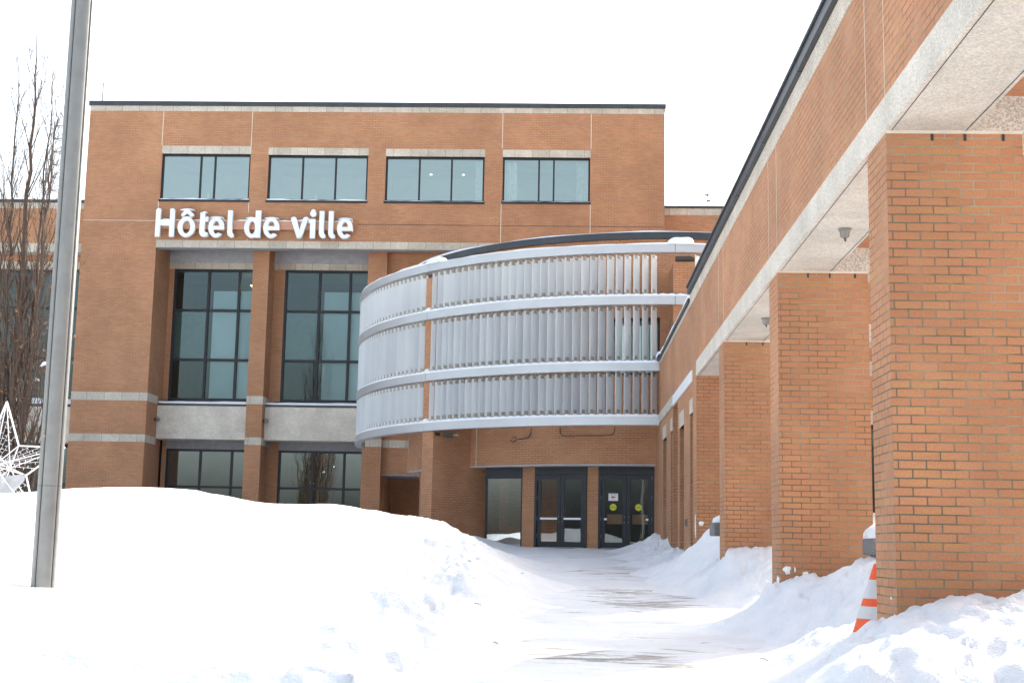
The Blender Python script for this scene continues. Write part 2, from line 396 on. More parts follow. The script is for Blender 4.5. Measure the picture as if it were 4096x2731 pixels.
CP += [(-2.03,5,.484),(-1.55,5,.494),(-1.14,5.3,.475),(-.95,6.5,.367),(-3.9,9.5,.514),(-4.72,12.4,.62),(-4.6,12.4,.635),(-4.7,12.9,.66),(-2.82,10,.513),(-2.43,13,.594),(-2.1,17,.82),
 (-1.46,16,.53),(-1.46,9.5,.43),(-1.74,7,.447),(-3.5,14.5,1.02),(-5.2,14.6,1.08),(-6.5,13,.82),(-7,9,.6),(-5,6,.5),(-3,2,.3),(-9,4,.3),(-1.2,13.4,.50),(-1.1,16.2,.68),(-1.0,19.4,.80),(-1.5,19.8,1.10),(-1.25,24.2,.86),(-1.7,24.0,1.12),(-1.6,13.2,.58),(-14,10,.9),(-20,14,1.3),(-24,28,1.4),(-30,40,1.2)]
for y in (2, 4, 6, 8, 10, 12, 14, 16, 18, 20, 23, 26, 29, 32, 35):      # the cleared path dips below the path sheet
    b_ = float(base(y))-.07
    for x in ([.1, .8, 1.3] if y < 24 else [-.4, .4, 1.1]): CP.append((x, y, b_))
CP += [(1.85,13.2,.05),(1.70,11.4,-.03),(1.45,9.2,-.1),(1.7,13.9,.03),(2.1,14.3,.12),(2.25,16.4,.14),(1.8,16.3,.13),(2.2,18,.22),(1.7,18,.2),(2.05,20,.33),(1.8,22,.43),(1.6,24,.52),(1.5,27,.64),(1.4,30,.78),(1.3,33,.92)]
CP += [(2.35,9.84,.573),(2.39,9.8,.586),(2.65,9.8,.672),(2.79,9.8,.715),(2.91,9.8,.70),(3.15,9.8,.71),(3.24,9.8,.764),(3.6,9.8,.8),(2.367,10.35,.54),(2.2,9.5,.53),
 (2.30,10.85,.38),(2.45,10.7,.40),(2.35,11.3,.36),(2.17,11.9,.36),(2.62,11.2,.40),(2.9,11.9,.45),(2.4,13.7,.15),(2.65,13.3,.26),(2.1,12.9,.14),(2.0,13.6,.1),(3.1,13.4,.85),(3.2,13.85,1.03),(3.5,13.85,1.06),(3.05,14.2,1.0),(3.6,14.4,1.05),(3.9,15.6,1.15),(4.1,18,1.3),(4.8,21.5,1.55),(6,23,1.62),
 (2.30,15.0,.70),(2.376,14.98,.69),(2.51,14.98,.733),(2.66,14.98,.787),(2.9,14.98,.808),(3.17,14.98,.876),(3.27,14.98,.855),(3.36,15,.72),(2.2,15.3,.5),(2.1,14.8,.34),
 (2.363,20.1,.93),(2.39,20.1,1.067),(2.7,20.1,1.109),(3.04,20.1,1.115),(2.3,19.6,.6),(2.75,17.6,.5),(3.4,17.5,.9),
 (2.2,33.5,1.40),(2.25,31,1.27),(2.25,28,1.05),(2.53,23,1.45),(2.6,22.6,1.4),(2.38,23.4,1.25),(2.2,25,.97),(2.3,20.3,.85),(2.05,22.6,.78),(1.9,26.5,.78),(1.85,30,.93),(1.8,33,1.0),(1.5,34.8,1.02),
 (1.64,7,.617),(1.43,6.6,.524),(1.77,6.6,.53),(1.92,6.7,.58),(2.18,7,.617),(2.3,7,.60),(1.77,9,.45),(1.62,5.5,.5),(1.25,7.6,.2),(1.1,6,.25),(2.0,8.3,.42),(2.6,8.2,.5),(3.2,8.3,.62),(2.4,4,.4),(1.6,3,.3),(4,6,.6),
 (4.5,10,.9),(4.5,13,1.05),(7,8,1.0),(7,15,1.1),(7,21,1.35),(14,10,1.1),(14,22,1.3),
 (-3.6,32,1.2),(-2.3,34.5,1.14),(-2.3,36.0,1.32),(-1.75,36.1,1.18),(-1.2,36.1,1.05),(-.9,35.2,.95),(-1.1,33,.86),(-6,34,1.2),(-10,30,1.3),(-10,42,1.2),(0,-6,-.3),(-10,-6,0),(10,-6,.3),(-30,-6,0),(30,-6,0),(30,30,1.3),(-40,50,1.2),(30,60,1.2),(0,60,1.2),(-15,48,1.3)]
CPA = np.array(CP, float)
_, ui = np.unique(np.round(CPA[:, :2], 2), axis=0, return_index=True); CPA = CPA[np.sort(ui)]
CPA[:, 2] -= base(CPA[:, 1])
def _phi(d): return d
n_ = len(CPA)
K = _phi(np.hypot(CPA[:, None, 0]-CPA[None, :, 0], CPA[:, None, 1]-CPA[None, :, 1]))+np.eye(n_)*.004*-1
A_ = np.zeros((n_+1, n_+1)); A_[:n_, :n_] = K; A_[:n_, n_] = 1; A_[n_, :n_] = 1
W_ = np.linalg.solve(A_, np.concatenate([CPA[:, 2], [0]]))
def _hash(i, j, s):
    x = (i*374761393+j*668265263+s*974634777) & 0x7fffffff
    x = ((x ^ (x >> 13))*1274126177) & 0x7fffffff
    return ((x ^ (x >> 16)) & 0xffff)/65535.
def vnoise(x, y, s):
    i = np.floor(x).astype(np.int64); j = np.floor(y).astype(np.int64); fx = x-i; fy = y-j
    fx = fx*fx*fx*(fx*(fx*6-15)+10); fy = fy*fy*fy*(fy*(fy*6-15)+10)
    a, b, c, d = _hash(i, j, s), _hash(i+1, j, s), _hash(i, j+1, s), _hash(i+1, j+1, s)
    return (a*(1-fx)+b*fx)*(1-fy)+(c*(1-fx)+d*fx)*fy-.5
def clods(x, y, s):
    """rounded lumps (distance to scattered points)"""
    i = np.floor(x).astype(np.int64); j = np.floor(y).astype(np.int64); best = np.full(x.shape, 9.)
    for di in (-1, 0, 1):
        for dj in (-1, 0, 1):
            px = i+di+_hash(i+di, j+dj, s); py = j+dj+_hash(i+di, j+dj, s+5); r = .35+.5*_hash(i+di, j+dj, s+9)
            best = np.minimum(best, np.hypot(x-px, y-py)/r)
    return np.sqrt(np.clip(1-best*best, 0, 1))
def height(x, y):
    x = np.asarray(x, float); y = np.asarray(y, float); h = np.full(x.shape, W_[n_])
    for k in range(n_): h += W_[k]*np.hypot(x-CPA[k, 0], y-CPA[k, 1])
    thick = h.copy()
    amp = np.clip(thick*2.2, 0, 1)
    big = vnoise(x*.7, y*.7, 1)*.10+vnoise(x*1.9+3, y*1.9, 2)*.05
    crestzone = np.clip((thick-.9)*2, 0, 1)*np.clip((-x-1.6)/2, 0, 1)
    side = np.clip((x-1.2)*2, 0, 1)+np.exp(-((x+.95+.035*(y-8))**2)/(.35+.03*np.clip(y-8, 0, 20)))*np.clip((34-y)/3, 0, 1)        # the shovelled banks
    side = np.clip(side, 0, 1)
    lump = clods(x*3.1, y*3.1, 3)*.045+clods(x*6.5, y*6.5, 4)*.03+clods(x*12, y*12, 6)*.016-.035
    fine = vnoise(x*6, y*6, 7)*.022+vnoise(x*14, y*14, 8)*.010+vnoise(x*30, y*30, 11)*.004
    dent = -np.clip(vnoise(x*1.1+9, y*1.1, 21)-.22, 0, 1)*.35
    h = h+amp*((big*.5+dent)*(1-crestzone*.85)*(1-.5*side)+side*lump*np.where(x < 0, 1.9, 1.25)-side*.03+fine*(.25+.75*side))
    h = h-.14*np.exp(-((x+4.66)**2+(y-12.45)**2)/.06)       # melted hollow round the lamp post
    return h+base(y)
def axis_pts(segs):
    out = []
    for a, b, n in segs: out += list(np.linspace(a, b, n, endpoint=False))
    out.append(segs[-1][1]); return np.array(out)
gx = axis_pts([(-60, -20, 20), (-20, -8, 90), (-8, -2.6, 130), (-2.6, -.2, 100), (-.2, 1.2, 25), (1.2, 3.6, 100), (3.6, 8, 50), (8, 60, 30)])
gy = axis_pts([(-30, 3.5, 25), (3.5, 8, 110), (8, 14, 120), (14, 22, 120), (22, 37, 130), (37, 60, 40)])
XX, YY = np.meshgrid(gx, gy); ZZ = height(XX, YY)
nx, ny = len(gx), len(gy)
me = bpy.data.meshes.new('snow_ground')
idx = np.arange(nx*ny).reshape(ny, nx)
fc = np.stack([idx[:-1, :-1], idx[:-1, 1:], idx[1:, 1:], idx[1:, :-1]], -1).reshape(-1, 4)
me.from_pydata(np.stack([XX, YY, ZZ], -1).reshape(-1, 3).tolist(), [], fc.tolist())
me.polygons.foreach_set('use_smooth', [True]*len(me.polygons)); me.materials.append(M['snow']); me.update()
sg = bpy.data.objects.new('snow_ground', me); C.objects.link(sg); sg['kind'] = 'structure'
# trodden path
px = np.linspace(-1.75, 2.9, 80); py = np.concatenate([np.linspace(0, 22, 200, endpoint=False), np.linspace(22, 36.9, 90)])
PX, PY = np.meshgrid(px, py)
PZ = base(PY)+vnoise(PX*1.6, PY*1.1, 31)*.030+vnoise(PX*5, PY*4, 32)*.010+vnoise(PX*14, PY*11, 33)*.004
idx = np.arange(PX.size).reshape(PX.shape)
fc = np.stack([idx[:-1, :-1], idx[:-1, 1:], idx[1:, 1:], idx[1:, :-1]], -1).reshape(-1, 4)
me = bpy.data.meshes.new('path'); me.from_pydata(np.stack([PX, PY, PZ], -1).reshape(-1, 3).tolist(), [], fc.tolist())
me.polygons.foreach_set('use_smooth', [True]*len(me.polygons)); me.materials.append(M['snow_path'])
pa = bpy.data.objects.new('path', me); C.objects.link(pa); pa['kind'] = 'structure'
g = MB().add([(-900, -900, -1.2), (900, -900, -1.2), (900, 900, -1.2), (-900, 900, -1.2)], [(0, 1, 2, 3)]).build('ground', M['snow']); g['kind'] = 'structure'

# ------------------------------------------------------------------ main block
mbk = thing('office_building', 'three storey orange brick town hall block with long concrete beam over tall dark windows', 'building', (-7, YF, 0))
xL, xR = -17.30, 3.465
# front skin above the beam
W3 = [(-14.57, -11.35, 13.13, 14.82), (-10.70, -7.11, 13.13, 14.80), (-6.47, -2.93, 13.13, 14.78), (-2.28, .834, 13.15, 14.78)]
wl = MB(); wall_holes(wl, -14.60, xR, 11.64, 16.41, W3, YF, .22)
wl.build('wall', M['brick_far'], mbk)
wl = MB()   # left pier, returning beside the recess, right end and flank walls
wl.add([(xL, YF, 0), (-14.60, YF, 0), (-14.60, YF, 16.41), (xL, YF, 16.41)], [(0, 1, 2, 3)])
wl.add([(-14.60, YF, 0), (-14.60, YF+1.8, 0), (-14.60, YF+1.8, 12.3), (-14.60, YF, 12.3)], [(0, 1, 2, 3)])
wl.add([(xL, YF, 0), (xL, YF+14, 0), (xL, YF+14, 16.41), (xL, YF, 16.41)], [(3, 2, 1, 0)])
wl.add([(xR, YF, 0), (xR, YF+14, 0), (xR, YF+14, 16.41), (xR, YF, 16.41)], [(0, 1, 2, 3)])
wl.add([(2.4, YF, 0), (xR, YF, 0), (xR, YF, 11.64), (2.4, YF, 11.64)], [(0, 1, 2, 3)])
wl.add([(xL, YF+14, 0), (xR, YF+14, 0), (xR, YF+14, 16.41), (xL, YF+14, 16.41)], [(0, 1, 2, 3)])
wl.build('wall', M['brick_far'], mbk)
MB().box((xL-.003, YF-.012, 16.405), (xR+.01, YF+14.01, 16.60)).build('stone_band', M['stone'], mbk)
bevel(MB().box((xL-.05, YF-.06, 16.60), (xR+.05, YF+14.05, 16.77)).build('roof_coping', M['flash'], mbk), .015)
# soldier marks under the coping are tiny; expansion joints read as pale lines
for x, z0, z1 in ((-14.6, 15.12, 16.40), (-11.355, 15.12, 16.40), (-2.31, 15.10, 16.40), (.855, 15.10, 16.40),
                  (-14.6, 12.68, 13.10), (-11.34, 12.68, 13.10), (-11.34, 11.64, 11.70), (-2.31, 11.64, 13.1), (.85, 11.64, 13.1)):
    MB().box((x-.012, YF-.004, z0), (x+.012, YF+.004, z1)).build('expansion_joint', M['joint'], mbk)
MB().box((xL, YF-.004, 12.335), (-14.62, YF+.004, 12.352)).build('expansion_joint', M['joint'], mbk)
MB().box((-7.4, YF-.003, 12.27), (xR, YF+.003, 12.285)).build('expansion_joint', M['groove'], mbk)
for (a, b, c, d), t in zip(W3, (.29, .27, .275, .27)):
    MB().box((a-.01, YF-.012, d), (b+.01, YF+.18, d+t)).build('lintel', M['stone'], mbk)
    s = MB().box((a-.03, YF-.045, c-.075), (b+.03, YF+.10, c-.003)).build('window_sill', M['frame'], mbk)
labs = ['window with a narrow middle pane', None, 'window with a curtain at its right edge', 'window with white curtains at both sides']
mull = [(-13.16, -12.647), (-9.466, -8.274), (-5.259, -4.106), (-.986, -.459)]
for (a, b, c, d), xs, lb in zip(W3, mull, labs):
    window(mbk, a+.003, b-.003, c, d-.003, YF+.13, xs, (), .06, 'glass_up', lb, .1)
    i_ = MB().box((a-.4, YF+4.0, c-.8), (b+.4, YF+4.1, d+.6))
    i_.box((a-.4, YF+.3, c-.9), (b+.4, YF+4.0, c-.8)); i_.box((a-.4, YF+.3, d+.3), (b+.4, YF+4.0, d+.35))
    i_.box((a-.42, YF+.3, c-.8), (a-.4, YF+4.0, d+.3)); i_.box((b+.4, YF+.3, c-.8), (b+.42, YF+4.0, d+.3))
    i_.build('room_interior', M['interior_light'], mbk)
def curtain(x0, x1, z0, z1, y):
    n = 14; vs = []; fs = []
    for i in range(n+1):
        x = x0+(x1-x0)*i/n; yy = y+.03*math.sin(i*2.2); vs += [(x, yy, z0), (x*.9+.1*x0, yy, z1)]
    for i in range(n): fs.append((2*i, 2*i+2, 2*i+3, 2*i+1))
    MB().add(vs, fs).build('curtain', M['curtain'], mbk)
curtain(-3.28, -2.99, 13.2, 14.7, YF+.4); curtain(-2.2, -1.75, 13.2, 14.7, YF+.4); curtain(.35, .77, 13.2, 14.7, YF+.4)
for x in (-5.0, -3.8): MB().lathe((x, YF+1.6, 14.55), [(.045, 0), (.045, .03)], 10).build('ceiling_lamp', M['lamp'], mbk)
for x in (-12.9, -9.0): MB().lathe((x, YF+.3, 13.19), [(.07, 0), (.075, .1), (.05, .17), (.03, .2), (.03, .26)], 10).build('bottle', M['curtain'], mbk)
# beam and recess
bevel(MB().box((-14.605, YF-.014, 11.385), (2.41, YF+.41, 11.645)).build('beam', M['stone'], mbk), .008)
MB().box((-14.59, YF+.002, 11.368), (2.4, YF+.409, 11.386)).build('beam_soffit', M['panel'], mbk)
MB().box((-14.595, YF+.41, 12.2), (2.4, YF+1.8, 12.25)).build('recess_ceiling', M['panel'], mbk)
MB().box((-14.60, YF+1.76, 11.20), (2.4, YF+1.86, 12.2)).build('panel', M['panel'], mbk)
MB().box((-14.60, YF+1.78, 10.965), (2.4, YF+1.9, 11.20)).build('stone_header', M['stone'], mbk)
PIERS = [(-11.28, -10.70), (-7.10, -6.42), (-2.90, -2.25)]
WB = [(-14.40, -10.95), (-10.29, -6.80), (-6.05, -2.60)]
for a, b in PIERS:
    MB().box((a, YF+.85, 0), (b, YF+1.80, 12.2)).build('pier', M['brick_far'], mbk)
    for z0, z1 in ((5.90, 6.19), (4.455, 4.72)):
        MB().box((a-.006, YF+.842, z0), (b+.006, YF+1.78, z1)).build('stone_band', M['stone'], mbk)
for z0, z1 in ((5.88, 6.17), (4.435, 4.70)):
    MB().box((xL-.006, YF-.008, z0), (-14.592, YF+1.24, z1)).build('stone_band', M['stone'], mbk)
# window wall
for a, b in ((-14.60, -14.40), (-10.95, -10.29), (-6.80, -6.05), (-2.60, 2.4)):
    MB().box((a, YF+1.80, 5.9), (b, YF+1.95, 10.965)).build('window_wall', M['brick_far'], mbk)
    if a < -6.5: MB().box((a, YF+2.1, 0), (min(b, -6.50), YF+2.2, 4.66)).build('window_wall', M['brick_far'], mbk)
for k, (a, b) in enumerate(WB):
    m1, m2 = a+1.29, a+2.42
    window(mbk, a, b, 6.10, 10.963, YF+1.86, (m1, m2), (7.60, 9.43), .09, 'glass', None, .12)
    if k < 2: window(mbk, a-.02, b, 1.3, 4.36, YF+2.14, (m1-.06, m2-.04), (3.0,), .08, 'glass_low', None, .12)
    MB().box((a-.2, YF+1.80, 5.9), (b+.1, YF+1.99, 6.098)).build('window_sill', M['frame'], mbk)
    it = MB().box((a-.3, YF+7, 5), (b+.6, YF+7.1, 11)); it.box((a-.3, YF+2, 5.8), (b+.6, YF+7, 5.9)); it.box((a-.3, YF+2, 10.97), (b+.6, YF+7, 11.05))
    it.box((a-.32, YF+2.3, 0 if k < 2 else 5.8), (a-.3, YF+7, 11)); it.box((a-.3, YF+5, 0), (b+.2, YF+5.1, 4.6)); it.box((a-.3, YF+2.3, 4.6), (b+.2, YF+5, 4.7))
    MB().box((a+.09, YF+1.875, 7.60), (a+1.29, YF+1.885, 9.43)).build('opaque_pane', M['spandrel_glass'], mbk)
    MB().box((a+1.45, YF+1.97, 6.2), (b-.06, YF+1.975, 10.18)).build('mirrored_sky', M['mirrored_sky'], mbk)  # sheet added behind the panes to stand in for their bright sky reflection
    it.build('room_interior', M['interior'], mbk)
    if k < 2: MB().box((a-.02, YF+2.05, 4.362), (b+.3, YF+2.13, 4.655)).build('stone_header', M['panel_dark'], mbk)
for x, z, y in ((-11.35, 10.55, 49.8), (-7.9, 9.62, 50.2), (-11.55, 8.0, 49.8)):
    MB().box((x-.45, y, z), (x+.25, y+.35, z+.04)).build('ceiling_lamp', M['lamp'], mbk)
for a, b in ((-14.6, -11.28), (-10.70, -7.10), (-6.42, -2.90)):
    bevel(MB().box((a+.003, YF+1.24, 4.66), (b-.003, YF+2.08, 5.86)).build('spandrel', M['concrete'], mbk), .01)
    MB().box((a+.003, YF+1.215, 5.86), (b-.003, YF+1.79, 5.93)).build('flashing', M['flash'], mbk)
# wall beside the drum: overhang and dark recess
fw_ = MB(); fw_.box((-6.42, YF+1.15, 3.52), (-4.3, YF+1.45, 12.2)); fw_.box((-6.42, YF+3.6, 0), (-2.0, YF+3.7, 3.9)); fw_.box((-6.50, YF+1.8, 0), (-6.40, YF+3.6, 3.9))
fw_.build('side_wall', M['brick_far'], mbk)
MB().box((-6.42, YF+1.142, 4.45), (-4.3, YF+1.2, 4.72)).build('stone_band', M['stone'], mbk)
MB().box((-6.42, YF+1.17, 3.47), (-4.3, YF+3.6, 3.52)).build('soffit', M['panel'], mbk)
MB().box((-6.43, YF+1.12, 3.5), (-6.41, YF+1.14, 4.75)).build('expansion_joint', M['joint'], mbk)

# low wings either side
lw = thing('brick_wing', 'lower brick wing left of the lamp post behind the bare tree', 'building', (-26, 48, 0))
MB().box((-50, 48, 11.70), (xL-.01, 60, 13.0)).build('wall', M['brick_far'], lw)
MB().box((-50, 47.992, 13.0), (xL-.008, 60, 13.22)).build('stone_band', M['stone'], lw)
MB().box((-50, 47.95, 13.22), (xL-.006, 60, 13.33)).build('roof_coping', M['flash'], lw)
MB().box((-50, 47.99, 11.37), (xL-.008, 49, 11.70)).build('beam', M['stone'], lw)
MB().box((-50, 48.5, 11.12), (xL-.01, 49, 11.37)).build('wall', M['brick_far'], lw)
MB().box((-50, 48.49, 10.85), (xL-.008, 49, 11.12)).build('stone_header', M['stone'], lw)
MB().box((-50, 48.2, 4.45), (xL-.01, 49, 5.74)).build('spandrel', M['concrete'], lw)
MB().box((-50, 48.17, 5.74), (xL-.008, 49, 5.84)).build('flashing', M['flash'], lw)
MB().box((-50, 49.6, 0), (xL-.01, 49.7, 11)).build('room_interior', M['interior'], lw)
for a in (-21.6, -25.6, -29.6):
    window(lw, a, a+3.9, 5.84, 10.85, 48.75, (a+1.45, a+2.7), (7.56, 9.43), .09, 'glass', None, .12)
    window(lw, a, a+3.9, 1.3, 4.4, 48.95, (a+1.45, a+2.7), (3.0,), .08, 'glass_low', None, .1)
rw = thing('brick_wing', 'lower brick wing seen above the round canopy right of the main block', 'building', (9, 48, 0))
MB().box((xR+.01, 48, 0), (26, 60, 12.97)).build('wall', M['brick_far'], rw)
MB().box((xR+.01, 47.99, 12.97), (26.01, 60, 13.22)).build('stone_band', M['stone'], rw)
MB().box((xR+.012, 47.95, 13.22), (26.05, 60, 13.31)).build('roof_coping', M['flash'], rw)

# ------------------------------------------------------------------ sign letters
sign = thing('building_sign', 'large white letters reading Hôtel de ville topped with snow on the brick facade', 'sign', (-11, YF-.12, 12.0))
def poly_obj(loops, ext, y, name='letter', mat='white'):
    cu = bpy.data.curves.new('outline', 'CURVE'); cu.dimensions = '2D'; cu.fill_mode = 'BOTH'; cu.extrude = ext; cu.bevel_depth = .004; cu.bevel_resolution = 1
    for lp in loops:
        sp = cu.splines.new('POLY'); sp.points.add(len(lp)-1); sp.use_cyclic_u = True
        for i, (x, z) in enumerate(lp): sp.points[i].co = (x, z, 0, 1)
    t = bpy.data.objects.new('tmp', cu); C.objects.link(t)
    bpy.context.view_layer.update()
    me = bpy.data.meshes.new_from_object(t.evaluated_get(bpy.context.evaluated_depsgraph_get()))
    bpy.data.objects.remove(t); bpy.data.curves.remove(cu)
    me.transform(Matrix.Rotation(PI/2, 4, 'X')); off = wloc(sign)
    me.transform(Matrix.Translation(Vector((0, y, 0))-off)); me.materials.clear(); me.materials.append(M[mat]); me.name = name
    return me
def letter(meshes_loops, name='letter'):
    bm = bmesh.new()
    for k, lp in enumerate(meshes_loops):
        me = poly_obj(lp, .07-.004*k, YF-.24); bm.from_mesh(me); bpy.data.meshes.remove(me)
    me = bpy.data.meshes.new(name); bm.to_mesh(me); bm.free(); me.materials.append(M['white'])
    o = bpy.data.objects.new(name, me); C.objects.link(o); o.parent = sign; return o
def ell(cx, cz, a, b, t0, t1, n=28): return [(cx+a*math.cos(R(t0+(t1-t0)*i/n)), cz+b*math.sin(R(t0+(t1-t0)*i/n))) for i in range(n+1)]
zb, xh, th, st = 11.695, 12.40, 12.67, .165
def L_rect(x0, x1, z0, z1): return [(x0, z0), (x1, z0), (x1, z1), (x0, z1)]
def L_o(x0, x1):
    c, a = (x0+x1)/2, (x1-x0)/2; cz, b = (zb+xh)/2, (xh-zb)/2+.01
    sq = lambda lp, k=.0: lp
    return [ell(c, cz, a, b, 0, 360, 40)[:-1], ell(c, cz, a-st, b-st*.78, 0, 360, 32)[:-1]]
def L_e(x0, x1):
    c, a = (x0+x1)/2, (x1-x0)/2; cz, b = (zb+xh)/2, (xh-zb)/2+.01; ai, bi = a-st, b-st*.78; bt = .06
    outer = ell(c, cz, a, b, -42, -360, 40)
    outer += [(c+a, cz-bt-.02), (c-ai, cz-bt-.02)] + ell(c, cz, ai, bi, 205, 305, 14)
    hole = [(c+ai, cz+bt)]+ell(c, cz+.0, ai, bi, 14, 166, 18)+[(c-ai, cz+bt)]
    return [outer, hole]
def L_l(x0, top): return [[(x0, top), (x0+st, top), (x0+st, zb+.17), (x0+st+.06, zb+.13), (x0+st+.075, zb+.01), (x0+.12, zb-.0), (x0+.03, zb+.07), (x0, zb+.17)]]
H0, H1 = -14.57, -13.90; hm = 12.2
letter([[[(H0, zb), (H0+st, zb), (H0+st, hm-.10), (H1-st, hm-.10), (H1-st, zb), (H1, zb), (H1, th), (H1-st, th), (H1-st, hm+.08), (H0+st, hm+.08), (H0+st, th), (H0, th)]]])
letter([L_o(-13.77, -13.15), [[(-13.66, 12.46), (-13.60, 12.43), (-13.46, 12.55), (-13.32, 12.43), (-13.22, 12.46), (-13.22, 12.52), (-13.40, 12.68), (-13.52, 12.68), (-13.66, 12.52)]]])
letter([[[(-13.07, 12.24), (-12.98, 12.26), (-12.98, 12.58), (-12.80, 12.58), (-12.80, 12.38), (-12.68, 12.38), (-12.68, 12.25), (-12.80, 12.25), (-12.80, zb+.19), (-12.74, zb+.16), (-12.69, zb+.17), (-12.68, zb+.03), (-12.82, zb), (-12.95, zb+.05), (-12.99, zb+.17), (-12.99, 12.25), (-13.07, 12.25)]]])
letter([L_e(-12.67, -12.11)]); letter([L_l(-11.99, th)])
letter([L_o(-11.39, -10.83), [L_rect(-11.0, -10.81, zb, th)]])
letter([L_e(-10.71, -10.14)])
letter([[[(-9.74, xh), (-9.54, xh), (-9.42, 11.98), (-9.30, xh), (-9.12, xh), (-9.34, zb), (-9.50, zb)]]])
letter([[[(-9.11, 12.24), (-9.11, 12.38), (-8.86, 12.38), (-8.86, zb), (-9.04, zb), (-9.04, 12.24)]], [ell(-8.95, 12.58, .11, .115, 0, 360, 20)[:-1]]])
letter([L_l(-8.72, th)]); letter([L_l(-8.39, th)]); letter([L_e(-8.08, -7.53)])
MB().box((-14.38, YF-.16, 12.02), (-7.56, YF-.003, 12.325)).build('raceway', M['salmon'], sign)

def snowstrip(mb, pts, w, hfun, seg=None):
    """a ridge of snow of half width w lying along pts; hfun(i,t) gives its height"""
    vs = []; fs = []; n = len(pts); prof = [(-1, 0), (-.96, .55), (-.55, .95), (0, 1), (.55, .95), (.96, .55), (1, 0)]
    for i, p in enumerate(pts):
        p = Vector(p); d = (Vector(pts[min(i+1, n-1)])-Vector(pts[max(i-1, 0)])); d.z = 0; d.normalize(); s_ = Vector((d.y, -d.x, 0)); h = hfun(i/(n-1))
        for a, b in prof: vs.append(p+s_*(a*w)+Vector((0, 0, b*h)))
    k = len(prof)
    for i in range(n-1):
        for j in range(k-1): fs.append((i*k+j, i*k+j+1, (i+1)*k+j+1, (i+1)*k+j))
    fs += [tuple(range(k)), tuple(reversed(range((n-1)*k, n*k)))]
    return mb.add(vs, fs)
def wob(lo, hi, seed, f=9):
    ph = [random.Random(seed+i).uniform(0, 6) for i in range(4)]
    return lambda t: lo+(hi-lo)*(.5+.5*(.5*math.sin(f*t+ph[0])+.3*math.sin(f*2.3*t+ph[1])+.2*math.sin(f*5.1*t+ph[2])))
def line(a, b, n): a, b = Vector(a), Vector(b); return [a.lerp(b, i/(n-1)) for i in range(n)]

sc = MB()
snowstrip(sc, line((-14.38, YF-.10, 12.325), (-7.56, YF-.10, 12.325), 60), .06, wob(.005, .09, 3, 26))
for x, z, w_ in ((-13.46, 12.67, .26), (-13.46, 12.385, .2), (-12.39, 12.39, .26), (-11.15, 12.38, .2), (-10.43, 12.385, .26), (-7.8, 12.385, .26), (-14.23, 12.28, .2), (-12.83, 12.57, .1),
                 (-14.48, 12.67, .09), (-14.0, 12.67, .09), (-12.74, 12.38, .08), (-9.64, 12.40, .1), (-9.2, 12.40, .1), (-8.95, 12.68, .08)):
    snowstrip(sc, line((x-w_, YF-.24, z), (x+w_, YF-.24, z), 12), .07, lambda t: .012+.055*math.sin(PI*t)**.6)
tag(sc.build('snow_cover', M['snow_cap'], smooth=True), 'thin line of snow lying along the tops of the white sign letters', 'snow', kind='stuff')
sc = MB()
for (a, b, c, d), s_ in zip(W3, range(4)):
    snowstrip(sc, line((a, YF+.02, c-.003), (b, YF+.02, c-.003), 30), .055, wob(.004, .07 if s_ < 2 else .03, s_, 8))
for a, b in ((-14.58, -11.29), (-10.69, -7.12), (-6.40, -2.92)):
    snowstrip(sc, line((a, YF+1.45, 5.93), (b, YF+1.45, 5.93), 24), .22, wob(.085, .12, 5, 5))
snowstrip(sc, line((-50, 48.4, 5.84), (xL-.02, 48.4, 5.84), 40), .2, wob(.2, .26, 6, 12))
snowstrip(sc, line((-50, 48.4, 13.33), (xL-.02, 48.4, 13.33), 40), .4, wob(.03, .07, 6, 12))
snowstrip(sc, line((xR+.03, 48.4, 13.31), (26, 48.4, 13.31), 30), .4, wob(.02, .05, 6, 12))
tag(sc.build('snow_cover', M['snow_cap'], smooth=True), 'snow lying on the window sills and ledges of the main facade', 'snow', kind='stuff')

# small round lamps on the pier flanks
def wall_lamp(x, y, z, lb):
    t = thing('wall_lamp', lb, 'wall lamp', (x, y, z), 'round wall lamps on the brick piers')
    MB().lathe((x, y, z), [(.05, 0), (.05, .05)], 12, (1, 0, 0)).build('wall_plate', M['darkmetal'], t)
    MB().lathe((x+.05, y, z), [(.04, 0), (.075, .03), (.08, .08), (.055, .13), (.01, .15)], 12, (1, 0, 0)).build('lamp_head', M['metal'], t, smooth=True)
wall_lamp(-14.6, YF+1.0, 5.33, 'small round grey lamp on the flank of the wide left brick pier')
wall_lamp(-10.70, YF+1.05, 5.33, 'small round grey lamp on the right flank of the narrow middle pier')
# small things on the roofs
t = thing('roof_vent', 'stubby white roof vent on the dark coping of the main block', 'vent', (-1.15, YF+2, 16.7))
MB().lathe((-1.15, YF+2, 16.6), [(.10, 0), (.10, .32)], 12).build('pipe', M['white'], t); MB().lathe((-1.15, YF+2, 16.92), [(.17, 0), (.17, .1), (.05, .16)], 12).build('cap', M['white'], t)
def antenna(x, y, z, h, lb, arms=0):
    t = thing('roof_antenna', lb, 'antenna', (x, y, z))
    MB().tube([(x, y, z-.2), (x, y, z+h)], .018, 6).build('mast', M['darkmetal'], t)
    for k in range(arms): MB().box((x-.12+.08*(k % 2), y-.02, z+h-.1-.22*k), (x+.05+.06*(k % 2), y+.02, z+h-.04-.22*k)).build('element', M['darkmetal'], t)
antenna(-7.87, YF+.3, 16.77, .12, 'tiny stub antenna on the middle of the main roof edge')
antenna(5.2, 49.0, 13.3, .75, 'thin antenna on the low roof right of the main block', 4)
antenna(-17.1, YF+.6, 16.77, .9, 'thin whip antenna at the left end of the main roof')
t = thing('lattice_mast', 'pale lattice mast rising behind the bare tree left of the lamp post', 'mast', (-19.3, 51, 13.3))
fr = MB(); zt, zb_ = 17.3, 13.2
